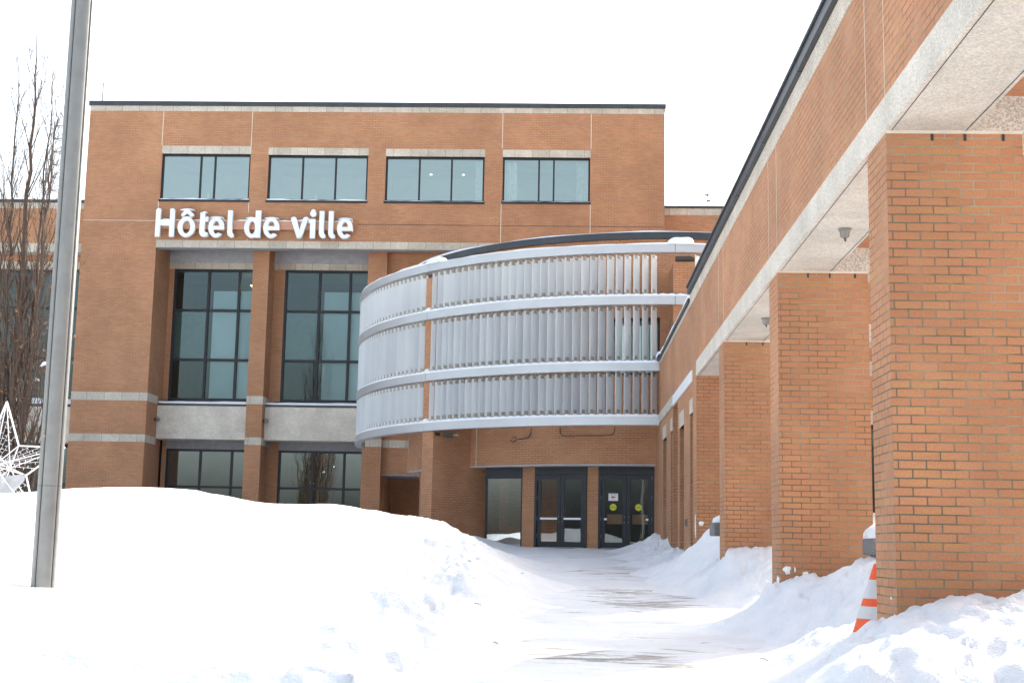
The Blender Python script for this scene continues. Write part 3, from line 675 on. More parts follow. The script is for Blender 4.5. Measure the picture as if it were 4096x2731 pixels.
for x, y in ((-20.15, 51), (-19.3, 51), (-19.7, 51.7)): fr.tube([(x, y, zb_), (x, y, zt)], .03, 5)
for k in range(8):
    z = zb_+.25+k*.52
    fr.tube([(-20.15, 51, z), (-19.3, 51, z)], .02, 4); fr.tube([(-20.15, 51, z), (-19.7, 51.7, z)], .018, 4); fr.tube([(-19.3, 51, z), (-19.7, 51.7, z)], .018, 4)
    if k < 7: fr.tube([(-20.15, 51, z), (-19.3, 51, z+.52)], .014, 4)
fr.build('frame', M['metal'], t)
rods = MB()
for z in (14.8, 15.7): rods.tube([(-20.15, 51, z), (-20.32, 50.9, z)], .015, 4); rods.tube([(-20.32, 50.9, z-.1), (-20.32, 50.9, z+.55)], .03, 5)
rods.build('aerial', M['metal'], t)

# ------------------------------------------------------------------ round entrance building
rot = thing('rotunda', 'round brick entrance building with glass doors behind the curved louvre screen', 'building', (CX, CY, 1.0))
A0 = -161
dr = MB(uv_round)
# drum wall with a window opening near the right (seen through the louvres)
WA, WBb, WZ0, WZ1 = -103.2, -93.4, 5.5, 7.02
dr.arc(7.6, 8.0, A0, -30, 7.02, 9.09); dr.arc(7.6, 8.0, A0, -30, 3.20, 5.5)
dr.arc(7.6, 8.0, A0, WA, 5.5, 7.02); dr.arc(7.6, 8.0, WBb, -30, 5.5, 7.02)
dr.build('drum_wall', M['brick_far'], rot)
wf = MB()
for a in (WA, -98.3, WBb-.45): wf.arc(7.72, 7.86, a, a+.45, 5.5, 7.02)
wf.arc(7.72, 7.86, WA, WBb, 5.5, 5.58); wf.arc(7.72, 7.86, WA, WBb, 6.94, 7.02); wo = wf.build('window', M['frame'], rot)
MB().arc(7.77, 7.79, WA+.4, WBb-.4, 5.58, 6.94).build('pane', M['glass_up'], wo)
MB().arc(6.8, 6.9, WA-4, WBb+4, 5.0, 7.3).build('room_interior', M['interior'], rot)
MB().arc(7.4, 8.10, A0-.3, -30, 9.09, 9.27, 1).build('roof_coping', M['flash'], rot, smooth=False)
MB().arc(7.02, 8.004, A0, -92.0, 3.155, 3.20, 1).build('soffit', M['panel'], rot)
for a in (A0, -131.75): MB().arc(7.99, 8.006, a, a+.14, 3.16, 4.6).build('expansion_joint', M['joint'], rot)
pt = lambda r, a: (CX+r*math.cos(R(a)), CY+r*math.sin(R(a)))
ret = MB(); ret.add([(*pt(8, A0), 3.2), (-4.6, YF+1.2, 3.2), (-4.6, YF+1.2, 9.1), (*pt(8, A0), 9.1)], [(0, 1, 2, 3)])
ret.build('return_wall', M['brick_far'], rot)
def fin(a, wd, r0, r1, z0, z1, label=None):
    rd = Vector((math.cos(R(a)), math.sin(R(a)), 0)); tg = Vector((-rd.y, rd.x, 0)); c = Vector((CX, CY, 0))
    poly = [c+rd*r0-tg*wd/2, c+rd*r1-tg*wd/2, c+rd*r1+tg*wd/2, c+rd*r0+tg*wd/2]
    return MB().prism([(p.x, p.y) for p in poly], z0, z1).build('fin_wall', M['brick_far'], rot, label)
fin(-135, .46, 6.9, 9.33, 0, 8.28); fin(-89.6, .60, 7.4, 9.28, 3.2, 8.20)
# recessed door wall
def bay(a0, a1): 
    p, q = Vector((*pt(7.55, a0), 0)), Vector((*pt(7.55, a1), 0)); return p, q
dw = MB()
def chord_box(mb, p, q, s0, s1, z0, z1, d0, d1):
    """box along chord p->q from s0 to s1 (metres), depth d0..d1 outward (towards the viewer positive)"""
    u = (q-p).normalized(); n = Vector((u.y, -u.x, 0))
    vs = [p+u*s+n*d for s, d in ((s0, d0), (s1, d0), (s1, d1), (s0, d1))]
    return mb.prism([(v.x, v.y) for v in vs], z0, z1)
for a0, a1 in ((-163, -149.5), (-122.2, -119.2), (-107.8, -105.5), (-94.3, -91.8)):
    p, q = bay(a0, a1); chord_box(MB(), p, q, 0, (q-p).length, .6, 3.16, -.30, .02).build('door_wall', M['brick_far'], rot)
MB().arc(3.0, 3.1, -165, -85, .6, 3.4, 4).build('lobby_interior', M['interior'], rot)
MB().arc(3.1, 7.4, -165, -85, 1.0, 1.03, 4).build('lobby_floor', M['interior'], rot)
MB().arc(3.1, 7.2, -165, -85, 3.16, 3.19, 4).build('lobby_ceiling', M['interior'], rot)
# fixed glazing bay left of the doors
p, q = bay(-132.2, -122.2); p = Vector((-2.085, 37.10, 0)); Lw = (q-p).length
wf = MB(); chord_box(wf, p, q, 0, Lw, 2.86, 3.155, -.06, .03); chord_box(wf, p, q, Lw-.04, Lw, .9, 2.86, -.06, .02); chord_box(wf, p, q, 0, .05, .9, 2.86, -.06, .02)
wo = wf.build('window', M['frame'], rot, 'tall fixed window left of the doors')
gg = MB(); u = (q-p).normalized(); gg.add([p+u*.05+Vector((0, 0, 1.0)), p+u*(Lw-.04)+Vector((0, 0, 1.0)), p+u*(Lw-.04)+Vector((0, 0, 2.86)), p+u*.05+Vector((0, 0, 2.86))], [(0, 1, 2, 3)]); gg.build('pane', M['glass_low'], wo)
p, q = bay(-149.5, -137); wf = MB(); chord_box(wf, p, q, 0, .06, .9, 3.15, -.06, .02); chord_box(wf, p, q, .06, (q-p).length, .9, 3.15, -.05, 0); wf.build('side_door', M['frame'], rot)
def door_pair(a0, a1, stickers):
    p, q = bay(a0, a1); L = (q-p).length; u = (q-p).normalized(); n = Vector((u.y, -u.x, 0)); Z = lambda z: Vector((0, 0, z))
    f = MB(); chord_box(f, p, q, 0, .07, 1.04, 3.155, -.08, .05); chord_box(f, p, q, L-.07, L, 1.04, 3.155, -.08, .05)
    chord_box(f, p, q, .07, L-.07, 2.955, 3.155, -.08, .048); fo = f.build('door_frame', M['frame'], rot)
    th_ = MB(); chord_box(th_, p, q, .07, L-.07, 1.02, 1.055, -.05, .06); th_.build('threshold', M['metal'], fo)
    mid = L/2
    for s0, s1, side in ((.075, mid-.004, -1), (mid+.004, L-.075, 1)):
        d = MB(); sw = .10
        chord_box(d, p, q, s0, s0+sw, 1.065, 2.95, -.03, .02); chord_box(d, p, q, s1-sw, s1, 1.065, 2.95, -.03, .02)
        chord_box(d, p, q, s0+sw, s1-sw, 1.065, 1.20, -.03, .02); chord_box(d, p, q, s0+sw, s1-sw, 2.83, 2.95, -.03, .02)
        do = d.build('door', M['frame'], rot, 'glass door with a paper notice and yellow sticker' if (stickers and side < 0) else ('glass door with a yellow sticker' if stickers else None))
        g = MB(); g.add([p+u*(s0+sw)+Z(1.20), p+u*(s1-sw)+Z(1.20), p+u*(s1-sw)+Z(2.83), p+u*(s0+sw)+Z(2.83)], [(0, 1, 2, 3)]); g.build('pane', M['glass_door'], do)
        if stickers:
            k = s0+sw+.02 if side < 0 else s0+sw+.0
            bx = MB(); chord_box(bx, p, q, s0+sw+.03, s1-sw-.02, 1.68, 1.93, -.12, -.10); bx.build('board', M['wood'], do)
            bb = MB(); e0, e1 = (s0+sw-.02, s0+sw+.05) if side < 0 else (s1-sw-.06, s1-sw+.01)
            chord_box(bb, p, q, e0, e1, 1.775, 1.825, .012, .028); bb.build('push_bar', M['white'], do)
            cxm = (s0+s1)/2+(-.015 if side < 0 else -.02)
            c0 = p+u*cxm+n*.006+Z(2.11)
            yb = MB().lathe(c0, [(.088, 0), (.088, .004)], 24, n); yb.build('sticker', M['yellow'], do)
            sb = MB(); sb.obox(c0+n*.007, u, n, (0, 0, 1), .07, .001, .012); sb.build('sticker_print', M['ink'], do)
            if side < 0:
                c1 = p+u*(cxm-.0)+n*.004+Z(2.37); pp = MB(); pp.obox(c1, u, n, (0, 0, 1), .125, .002, .095); po = pp.build('notice', M['paper'], do)
                ar = MB(); cc = c1+n*.005
                ar.add([cc+u*.055+Z(-.018), cc+u*.055+Z(.018), cc-u*.015+Z(.018), cc-u*.015+Z(.035), cc-u*.06, cc-u*.015+Z(-.035), cc-u*.015+Z(-.018)], [(0, 1, 2, 3, 4, 5, 6)]); ar.build('arrow', M['red'], po)
                tx = MB()
                for zz, ww_ in ((.070, .09), (.058, .07), (-.058, .05)): tx.obox(cc+Z(zz), u, n, (0, 0, 1), ww_, .0005, .003)
                tx.build('print', M['ink'], po)
        else:
            bb = MB(); chord_box(bb, p, q, s0+sw-.01, s1-sw+.01, 1.775, 1.825, .012, .03); bb.build('push_bar', M['white'], do)
        hg = MB(); e = s0-.004 if side < 0 else s1+.004
        for z in (1.3, 1.75, 2.3, 2.8): chord_box(hg, p, q, e-.008, e+.008, z, z+.11, .022, .032)
        hg.build('hinge', M['metal'], do)
        kh = MB(); e = s1-sw/2 if side < 0 else s0+sw/2
        for z in (1.72, 1.86): kh.lathe(p+u*e+n*.022+Z(z), [(.013, 0), (.013, .012)], 8, n)
        kh.build('lock', M['metal'], do)
door_pair(-119.2, -107.8, False); door_pair(-105.5, -94.3, True)
# cables along the drum under the screen
def rp(r, a, z): x, y = pt(r, a); return (x, y, z)
cb = MB(); cb.tube([rp(8.03, -112.3, 4.15), rp(8.03, -112.2, 4.0), rp(8.03, -111.8, 3.93)]+[rp(8.03, -111.8+k*2.2, 3.93) for k in range(1, 5)]+[rp(8.03, -102.2, 3.95), rp(8.03, -101.8, 4.02), rp(8.03, -101.7, 4.15)], .011, 6)
tag(cb.build('cable', M['darkmetal']), 'long dark cable running level on the brick under the louvre screen', 'cable')
cb = MB(); cb.tube([rp(8.03, -118.3, 4.15), rp(8.03, -118.4, 4.0), rp(8.03, -119.0, 3.9), rp(8.03, -120.8, 3.88), rp(8.03, -121.6, 3.86), rp(8.03, -122.4, 3.80), rp(8.03, -122.9, 3.86), rp(8.03, -122.4, 3.95), rp(8.03, -121.6, 3.90)], .010, 6)
tag(cb.build('cable', M['darkmetal']), 'short looped dark cable left of the long cable on the brick', 'cable')

# ------------------------------------------------------------------ louvre screen
scr = thing('louvre_screen', 'curved sunscreen of frosted upright blades between four pale grey steel rings', 'sunscreen', (CX, CY-9.4, 4.0))
RINGS = [(8.424, 8.633, -80), (7.097, 7.312, -80), (5.418, 5.625, -93.55), (4.069, 4.283, -93.55)]
for z0, z1, ae in RINGS:
    for a0, a1 in ((-181, -135.03), (-134.97, min(ae, -91.26)))+(((-91.20, ae),) if ae > -91 else ()):
        r_ = MB().arc(9.27, 9.47, a0, a1, z0, z1, 1.0); bevel(r_.build('ring', M['ring'], scr), .006)
def blade_mesh(h):
    b = MB(); W = .27; b.box((0, -.006, 0), (W, .006, h)); me_ = b.build('blade', M['blade']); m_ = me_.data; bpy.data.objects.remove(me_); return m_
def brk_mesh():
    b = MB(); b.box((.055, -.014, -.085), (.165, -.007, .03)); b.box((.02, -.03, .03), (.12, .02, .045))
    for x in (.085, .135): b.lathe((x, -.014, -.03), [(.011, 0), (.011, .008)], 8, (0, -1, 0))
    o_ = b.build('bracket', M['bracket']); m_ = o_.data; bpy.data.objects.remove(o_); return m_
def brk_low():
    b = MB(); b.box((.055, -.014, -.02), (.165, -.007, .10)); b.box((.02, -.03, -.035), (.12, .02, -.02))
    o_ = b.build('bracket', M['bracket']); m_ = o_.data; bpy.data.objects.remove(o_); return m_
BK, BKL = brk_mesh(), brk_low()
tiers = [(7.40, 8.375), (5.71, 7.05), (4.37, 5.37)]
bm_ = [blade_mesh(b-a) for a, b in tiers]
RS = [-134.05+1.352*k for k in range(30)]; LS = [-137.25-1.352*k for k in range(32)]
rest = MB(); restb = MB()
def blade_frame(a):
    x, y = pt(9.44, a); d = R(a+90+60); return Vector((x, y, 0)), d
cnt = 0
for ti, (z0, z1) in enumerate(tiers):
    for a in RS+LS[:4 if ti else 2]+([-88.2+1.352*k for k in range(4)] if ti < 2 else []):
        if cnt >= 100 or a > -90:
            p, d = blade_frame(a); q = p+Vector((math.cos(d), math.sin(d), 0))*.27; n = Vector((-math.sin(d), math.cos(d), 0))*.006
            rest.prism([((p+n).x, (p+n).y), ((p-n).x, (p-n).y), ((q-n).x, (q-n).y), ((q+n).x, (q+n).y)], z0, z1); continue
        p, d = blade_frame(a); o = bpy.data.objects.new('blade', bm_[ti]); C.objects.link(o); o.parent = scr
        o.location = p+Vector((0, 0, z0))-scr.location; o.rotation_euler = (0, 0, d+random.uniform(-.012, .012))
        for mesh, zz in ((BK, z1-z0), (BKL, 0)):
            k = bpy.data.objects.new('bracket', mesh); C.objects.link(k); k.parent = o; k.location = (0, 0, zz)
        cnt += 1
    for a in LS[4 if ti else 2:]:
        p, d = blade_frame(a); d += random.uniform(-.03, .03); dv = Vector((math.cos(d), math.sin(d), 0)); q = p+dv*.27; n = Vector((-math.sin(d), math.cos(d), 0))
        rest.prism([tuple((p+n*.006)[:2]), tuple((p-n*.006)[:2]), tuple((q-n*.006)[:2]), tuple((q+n*.006)[:2])], z0, z1)
        for zz in (z1-.03, z0+.04): restb.obox(p+dv*.11-n*.012+Vector((0, 0, zz)), dv, n, (0, 0, 1), .055, .004, .055)
rest.build('blade', M['blade'], scr, 'overlapping frosted blades on the far left curve of the screen', 'stuff')
restb.build('bracket', M['bracket'], scr, None, 'stuff')
for a, r_, zs in ((-135, 9.20, (8.33, 7.0, 5.33, 4.0)), (-89.8, 9.1, (8.33, 7.0))):
    for z in zs:
        x, y = pt(r_, a); rd = Vector((math.cos(R(a)), math.sin(R(a)), 0)); tg = Vector((-rd.y, rd.x, 0))
        MB().obox((x, y, z), rd, tg, (0, 0, 1), .10, .20, .05).obox((x+tg.x*.23, y+tg.y*.23, z-.01), rd, tg, (0, 0, 1), .07, .05, .04).build('mounting', M['darkmetal'], scr)
# snow on rings, coping
sn = MB()
def arcline(r, a0, a1, z, n): return [(*pt(r, a0+(a1-a0)*i/(n-1)), z) for i in range(n)]
snowstrip(sn, arcline(9.37, -181, -135, 8.633, 60), .085, wob(.03, .09, 11, 12)); snowstrip(sn, arcline(9.37, -135, -82, 8.633, 60), .085, wob(.02, .055, 12, 14))
for a, wdt, h in ((-134.0, 1.9, .17), (-90.4, 2.1, .20)):
    snowstrip(sn, arcline(9.30, a-wdt, a+wdt, 8.633, 24), .19, lambda t, h=h: .02+h*max(0, 1-abs(2*t-1)**(2.2 if t < .5 else 4.5))**.55*(.93+.05*math.sin(9*t)))
for z, lo, hi in ((7.312, -181, -81), (5.625, -181, -93.6), (4.283, -181, -93.6)):
    snowstrip(sn, arcline(9.36, lo, hi, z, 260), .085, lambda t, lo=lo, hi=hi: .05+.035*abs(math.sin(PI*((lo+(hi-lo)*t)+134.3)/1.352)))
for z in (7.312, 5.625, 4.283):
    snowstrip(sn, arcline(9.36, -136.2, -134.2, z, 14), .09, lambda t: .03+.11*math.sin(PI*t))
snowstrip(sn, arcline(7.75, -162, -32, 9.27, 90), .30, lambda t: .06+.10*max(0, math.sin(t*9.5+.6))**3+.02*math.sin(t*40)) 
tag(sn.build('snow_cover', M['snow_cap'], smooth=True), 'snow resting on the grey rings of the screen and on the round roof edge', 'snow', kind='stuff')
# camera on the left fin
t = thing('security_camera', 'dark security camera bracket under the left end of the lowest ring by the brick fin', 'security camera', rp(9.1, -139.0, 4.0))
x, y, _ = rp(8.35, -141.5, 0); MB().tube([(x, y, 4.3), (x, y, 3.95)], .03, 8).build('arm', M['darkmetal'], t)
MB().lathe((x, y, 3.78), [(.03, 0), (.08, .04), (.09, .12), (.07, .18)], 14).build('dome', M['darkmetal'], t, smooth=True)
t = thing('floodlight', 'dark floodlight fixed on top of the left fin wall just under the lowest ring', 'floodlight', rp(9.2, -133, 3.98))
x, y, _ = rp(9.0, -132.2, 0); MB().box((x-.12, y-.12, 3.93), (x+.12, y+.12, 4.03)).build('housing', M['darkmetal'], t); MB().box((x+.12, y-.05, 3.95), (x+.28, y+.05, 4.0)).build('bracket', M['metal'], t)

# ------------------------------------------------------------------ arcade
arc = thing('arcade', 'long brick arcade with square columns and a concrete edged open roof on the right', 'building', (3, 17, 0))
Y0 = 4.2; YB = 24.35
COLS = [(4.72, 5.34), (9.87, 10.49), (15.03, 15.64), (20.15, 20.76)]
for a, b in COLS:
    MB().box((XW, a, -.6), (XW+1.0, b, 4.105)).build('column', M['brick'], arc)
    MB().box((XW+.004, a-.010, 4.098), (XW+1.0, b+.01, 4.120)).build('column_cap', M['joint'], arc)
# front beam: brick over a concrete edge
MB().box((XW, Y0, 4.392), (XW+.62, YB, 5.572)).build('beam_wall', M['brick'], arc)
bevel(MB().box((XW-.006, Y0, 4.12), (XW+.625, YB, 4.390)).build('beam_edge', M['soffit'], arc), .012)
bevel(MB().box((XW-.010, Y0, 5.572), (XW+.66, 25.46, 5.80)).build('stone_band', M['stone_close'], arc), .008)
cp = MB()
y = 25.46
while y > Y0:
    y1 = max(Y0, y-2.44); cp.box((XW-.06, y1+.006, 5.80), (XW+.70, y-.006, 5.955)); cp.box((XW-.085, y1+.006, 5.925), (XW-.06, y-.006, 5.965)); y = y1
bevel(cp.build('roof_coping', M['flash'], arc), .008)
MB().box((XW+.583, Y0, 4.117), (XW+.589, YB, 4.1205)).build('soffit_joint', M['groove'], arc); MB().box((XW+.038, Y0, 4.117), (XW+.043, YB, 4.1205)).build('soffit_joint', M['groove'], arc)
for yy in (9.87, 10.49, 15.03, 15.64, 20.15, 20.76):
    MB().box((XW-.003, yy-.004, 4.39), (XW+.004, yy+.004, 5.57)).build('expansion_joint', M['joint'], arc)
for a, b in COLS:          # cross beams to the back row
    MB().box((XW+.62, a, 4.392), (11.0, b, 5.572)).build('cross_beam', M['brick'], arc)
    MB().box((XW+.625, a-.006, 4.12), (11.0, b+.006, 4.390)).build('cross_beam_edge', M['stone_close'], arc)
    MB().box((XW+.66, a-.01, 5.572), (11.0, b+.01, 5.80)).build('stone_band', M['stone_close'], arc)
    MB().box((XW+.70, a-.05, 5.80), (11.0, b+.05, 5.955)).build('roof_coping', M['flash'], arc)
    MB().box((10.0, a, -.6), (11.0, b, 4.105)).build('column', M['brick'], arc)
MB().box((10.38, Y0, 4.12), (11.0, YB, 5.8)).build('back_beam', M['brick'], arc)
for a, b in COLS[1:]:
    for x in (.33, .57, .85): MB().box((XW+x, a-.008, 4.045), (XW+x+.018, a+.01, 4.096)).build('weep_hole', M['groove'], arc)
# closed body beyond the open bays
body = MB()
SL = [(25.02, 25.52, -1, 3.53), (26.83, 27.82, -1, 3.47), (28.30, 29.50, -1, 4.08), (29.66, 30.12, -1, 3.60), (31.37, 32.40, -1, 3.60)]
wall_holes(body, YB, 36.4, -1, 4.10, SL, XW, .42, 'y')
wall_holes(body, YB, 36.4, 4.10, 5.572, [], XW, .1, 'y')
wall_holes(body, XW, 22, -1, 5.572, [(5.2, 8.6, 1.70, 3.29)], YB, .25)
body.add([(XW, YB, 5.57), (22, YB, 5.57), (22, 41, 5.57), (XW, 41, 5.57)], [(0, 1, 2, 3)])
body.add([(XW+.42, YB, -1), (XW+.42, 36.4, -1), (XW+.42, 36.4, 4.1), (XW+.42, YB, 4.1)], [(0, 1, 2, 3)])
body.build('body_wall', M['brick'], arc)
for a, b, z0, z1 in ((24.96, 25.58, 3.53, 3.80), (26.78, 27.86, 3.47, 3.78), (29.60, 30.16, 3.60, 3.88), (31.33, 32.44, 3.60, 3.90)):
    MB().box((XW-.012, a, z0), (XW+.3, b, z1)).build('lintel', M['stone_close'], arc)
for a, b in ((25.02, 25.52), (26.83, 27.82), (29.66, 30.12), (31.37, 32.40)): MB().box((XW+.25, a, -1), (XW+.27, b, 3.6)).build('slot_window', M['frame'], arc)
bevel(MB().box((XW-.03, 25.05, 4.10), (XW+.02, 29.32, 4.315)).build('white_panel', M['white'], arc), .006)
MB().box((XW-.025, 29.33, 4.10), (XW+.02, 33.65, 4.34)).build('stone_band', M['stone_close'], arc)
MB().box((XW-.010, 25.47, 5.572), (XW+.5, 36.4, 5.66)).build('stone_band', M['stone_close'], arc)
MB().box((XW-.05, 25.47, 5.66), (XW+.5, 36.4, 5.74)).build('roof_coping', M['flash'], arc)
MB().box((XW+.66, YB-.01, 5.572), (22, YB+.6, 5.80)).build('stone_band', M['stone_close'], arc)
MB().box((XW+1.0, YB-.012, 4.15), (22, YB+.01, 4.42)).build('stone_band', M['stone_close'], arc)
MB().box((XW+1.0, YB-.012, 3.292), (22, YB+.24, 3.54)).build('lintel', M['stone_close'], arc)
window(arc, 5.2, 8.6, 1.70, 3.29, YB+.12, (6.9,), (), .09, 'glass_door', None, .1)
MB().box((4.6, YB+2.5, .5), (9.4, YB+2.6, 4)).build('room_interior', M['interior'], arc)
MB().box((5.1, YB-.10, 1.62), (8.7, YB+.05, 1.66)).build('window_sill', M['frame'], arc)
# snow on the arcade
sn = MB()
snowstrip(sn, line((XW+.12, 25.5, 5.74), (XW+.12, 33.5, 5.74), 60), .17, wob(.04, .13, 21, 14))
snowstrip(sn, line((XW+.02, 32.6, 5.70), (XW+.02, 33.6, 5.70), 12), .12, lambda t: .05+.16*t)
snowstrip(sn, line((5.2, YB-.03, 1.66), (8.6, YB-.03, 1.66), 20), .07, wob(.05, .10, 22, 6))
snowstrip(sn, line((XW-.03, 29.25, 4.1), (XW-.03, 29.45, 4.1), 5), .05, lambda t: .03)
for a, b in COLS: snowstrip(sn, line((XW+.3, a-.3, 5.955), (XW+.3, b+.3, 5.955), 8), .2, lambda t: .01)
tag(sn.build('snow_cover', M['snow_cap'], smooth=True), 'ragged snow on the lower roof edge of the brick arcade', 'snow', kind='stuff')
sp = MB()
sp.obox((XW-.004, 10.02, .70), (0, 1, 0), (1, 0, 0), (0, 0, 1), .01, .004, .01)
def splat(mb, x, y, z, w_, h_, ax, seed):
    rr = random.Random(seed); n = 14; pts = []
    for k in range(n):
        a = 2*PI*k/n; r = rr.uniform(.65, 1.1); pts.append((math.cos(a)*w_*r, math.sin(a)*h_*r))
    f = (lambda a, b, d: (x+a, y-d, z+b)) if ax == 'x' else (lambda a, b, d: (x-d, y+a, z+b))
    vs = [f(a, b, 0) for a, b in pts]+[f(a*.7, b*.7, .012) for a, b in pts]+[f(0, 0, .016)]
    fs = [(k, (k+1) % n, n+(k+1) % n, n+k) for k in range(n)]+[(n+k, n+(k+1) % n, 2*n) for k in range(n)]
    mb.add(vs, fs)
splat(sp, 2.435, 15.03, .825, .05, .05, 'x', 1); splat(sp, 2.52, 15.03, .83, .010, .035, 'x', 2); splat(sp, 2.54, 15.03, .735, .05, .035, 'x', 3); splat(sp, 2.64, 15.03, .775, .04, .055, 'x', 4)
splat(sp, XW, 24.5, 1.45, .03, .22, 'y', 5); splat(sp, 2.45, 24.35, 1.50, .05, .05, 'x', 6); splat(sp, XW, 15.2, .70, .08, .07, 'y', 8)
tag(sp.build('snow_splatter', M['snow_cap'], smooth=True), 'clumps of thrown snow stuck low on the brick of the second arcade column', 'snow', kind='stuff')
# ceiling lamps under the front beam
def ceil_lamp(x, y, z, lb):
    t = thing('ceiling_lamp', lb, 'ceiling lamp', (x, y, z), 'lamps under the arcade beam')
    MB().lathe((x, y, z-.125), [(.030, .035), (.043, .045), (.050, .10), (.064, .106), (.064, .125)], 20).build('lamp_body', M['metal'], t, smooth=False)
    MB().tube([(x, y, z-.088), (x+.006, y, z-.125)], [.013, .009], 8).build('bulb', M['darkmetal'], t)
ceil_lamp(2.70, 13.0, 4.12, 'grey cup shaped lamp under the beam between the first and second columns')
ceil_lamp(2.70, 18.15, 4.12, 'grey cup shaped lamp under the beam between the second and third columns')
# grey cast boxes in the snow
t = thing('waste_bin', 'grey stone box capped with snow jutting from behind the third arcade column', 'box', (2.75, 21.0, 1.0))
bevel(MB().box((2.30, 20.92, 1.25), (3.0, 21.6, 1.45)).build('lid', M['greybox'], t), .02); MB().box((2.45, 21.0, .5), (2.95, 21.5, 1.25)).build('base', M['greybox'], t)
t = thing('waste_bin', 'grey stone box half buried in the snow behind the nearest column', 'box', (3.4, 14.0, .8))
bevel(MB().box((3.13, 14.0, 1.0), (3.75, 14.5, 1.17)).build('lid', M['greybox'], t), .02); MB().box((3.2, 14.05, .4), (3.7, 14.45, 1.0)).build('base', M['greybox'], t)
sn = MB(); snowstrip(sn, line((2.34, 21.25, 1.45), (3.0, 21.25, 1.45), 12), .3, lambda t: .05+.09*math.sin(PI*min(1, t*1.3+.1)))
snowstrip(sn, line((3.14, 14.25, 1.17), (3.74, 14.25, 1.17), 12), .24, lambda t: .03+.2*math.sin(PI*min(1, t*.8+.1)))
tag(sn.build('snow_cover', M['snow_cap'], smooth=True), 'snow caps on the two grey stone boxes by the arcade', 'snow', kind='stuff')
t = thing('electrical_outlet', 'small grey outlet box on the brick beside the far slot windows', 'outlet', (XW, 26.2, 1.55))
MB().box((XW-.03, 26.1, 1.48), (XW-.002, 26.35, 1.62)).build('cover', M['metal'], t); MB().box((XW-.036, 26.13, 1.50), (XW-.03, 26.21, 1.60)).build('flap', M['darkmetal'], t)

# ------------------------------------------------------------------ lamp post
t = thing('lamp_post', 'tall grey metal post with a dark groove standing in deep snow at the left', 'post', (-4.745, 12.5, 0))
px_, py_ = -4.745, 12.5; pr = []
n = 48
for k in range(n):
    a = 2*PI*k/n; r_ = .1075
    for ga in (-1.98, -.35):
        dd = abs((a-ga+PI) % (2*PI)-PI)
        if dd < .07: r_ = .092
    pr.append((px_+r_*math.cos(a), py_+r_*math.sin(a)))
bevel(MB().prism(pr, -.3, 9.0).build('shaft', M['metal'], t, smooth=False), .002, 1)
gr = MB()
for ga in (-1.98, -.35): gr.box((px_+.095*math.cos(R(math.degrees(ga)))-.004, py_+.095*math.sin(ga)-.004, -.3), (px_+.095*math.cos(ga)+.004, py_+.095*math.sin(ga)+.004, 9.0))
gr.build('groove', M['groove'], t)
MB().lathe((px_, py_, 1.49), [(.1082, 0), (.1082, .004)], 40).build('seam', M['groove'], t)
MB().lathe((px_+.102*math.cos(-1.98), py_+.102*math.sin(-1.98), 1.95), [(.007, 0), (.007, .012)], 8, (math.cos(-1.98), math.sin(-1.98), 0)).build('bolt', M['bracket'], t)

# ------------------------------------------------------------------ traffic cone
t = thing('traffic_cone', 'orange and white striped traffic cone half buried in snow beside the nearest column', 'traffic cone', (2.490, 11.0, .2))
cc_ = (2.490, 11.0, 0)
rz = lambda z: .028+(.93-z)*.325
def band(z0, z1, m, extra=0.): MB().lathe(cc_, [(rz(z0)+extra, z0), (rz(z1)+extra, z1)], 40).build('cone_band', M[m], t, smooth=False)
cn = MB().lathe(cc_, [(rz(.2), .2), (rz(.93)+.0, .93), (.022, .935), (.02, .92)], 40).build('cone_body', M['orange'], t, smooth=False)
band(.665, .81, 'cone_white', .0015); band(.51, .605, 'cone_white', .0015)
MB().box((2.22, 10.72, .17), (2.78, 11.28, .20)).build('base', M['orange'], t)

# ------------------------------------------------------------------ light-string star
t = thing('star_decoration', 'white wire star covered in string lights standing in snow left of the post', 'decoration', (-9.53, 23, .9))
sx, sy, sz, sr = -9.58, 23.0, 2.22, 1.12
tip = []
for k in range(10):
    a = R(90-36*k); r_ = sr if k % 2 == 0 else sr*.40; tip.append(Vector((sx+r_*math.cos(a), sy, sz+r_*math.sin(a))))
cf = Vector((sx, sy-.35, sz)); cbk = Vector((sx, sy+.35, sz))
f = MB()
for k in range(10):
    f.tube([tip[k], tip[(k+1) % 10]], .015, 6)
    f.tube([cf, tip[k]], .010, 6); f.tube([cbk, tip[k]], .008, 6)
f.build('frame', M['tube'], t)
ls = MB(); bl = MB()
for k in range(10):
    a, b = tip[k], tip[(k+1) % 10]
    for j in range(1, 4):
        e = a.lerp(b, j/4); ls.tube([cf, e], .003, 3)
        for m_ in range(2, 10):
            q_ = cf.lerp(e, m_/10+.01*(j % 2)); sgn = 1 if (m_+j) % 2 else -1
            d_ = (e-cf).normalized().cross(Vector((0, 1, 0)))*sgn; bl.tube([q_, q_+d_*.045], [.005, .004], 3)
ls.build('light_string', M['tube'], t); bl.build('bulb', M['tube'], t, kind='stuff')
tp = MB(); tp.add([cf+Vector((-.3, .02, -.25)), cf+Vector((.50, .15, -.12)), cf+Vector((.47, .18, -.24)), cf+Vector((.1, .15, -.7)), cf+Vector((-.5, .1, -.8))], [(0, 1, 2, 3, 4)])
tp.build('panel', M['panel'], t)

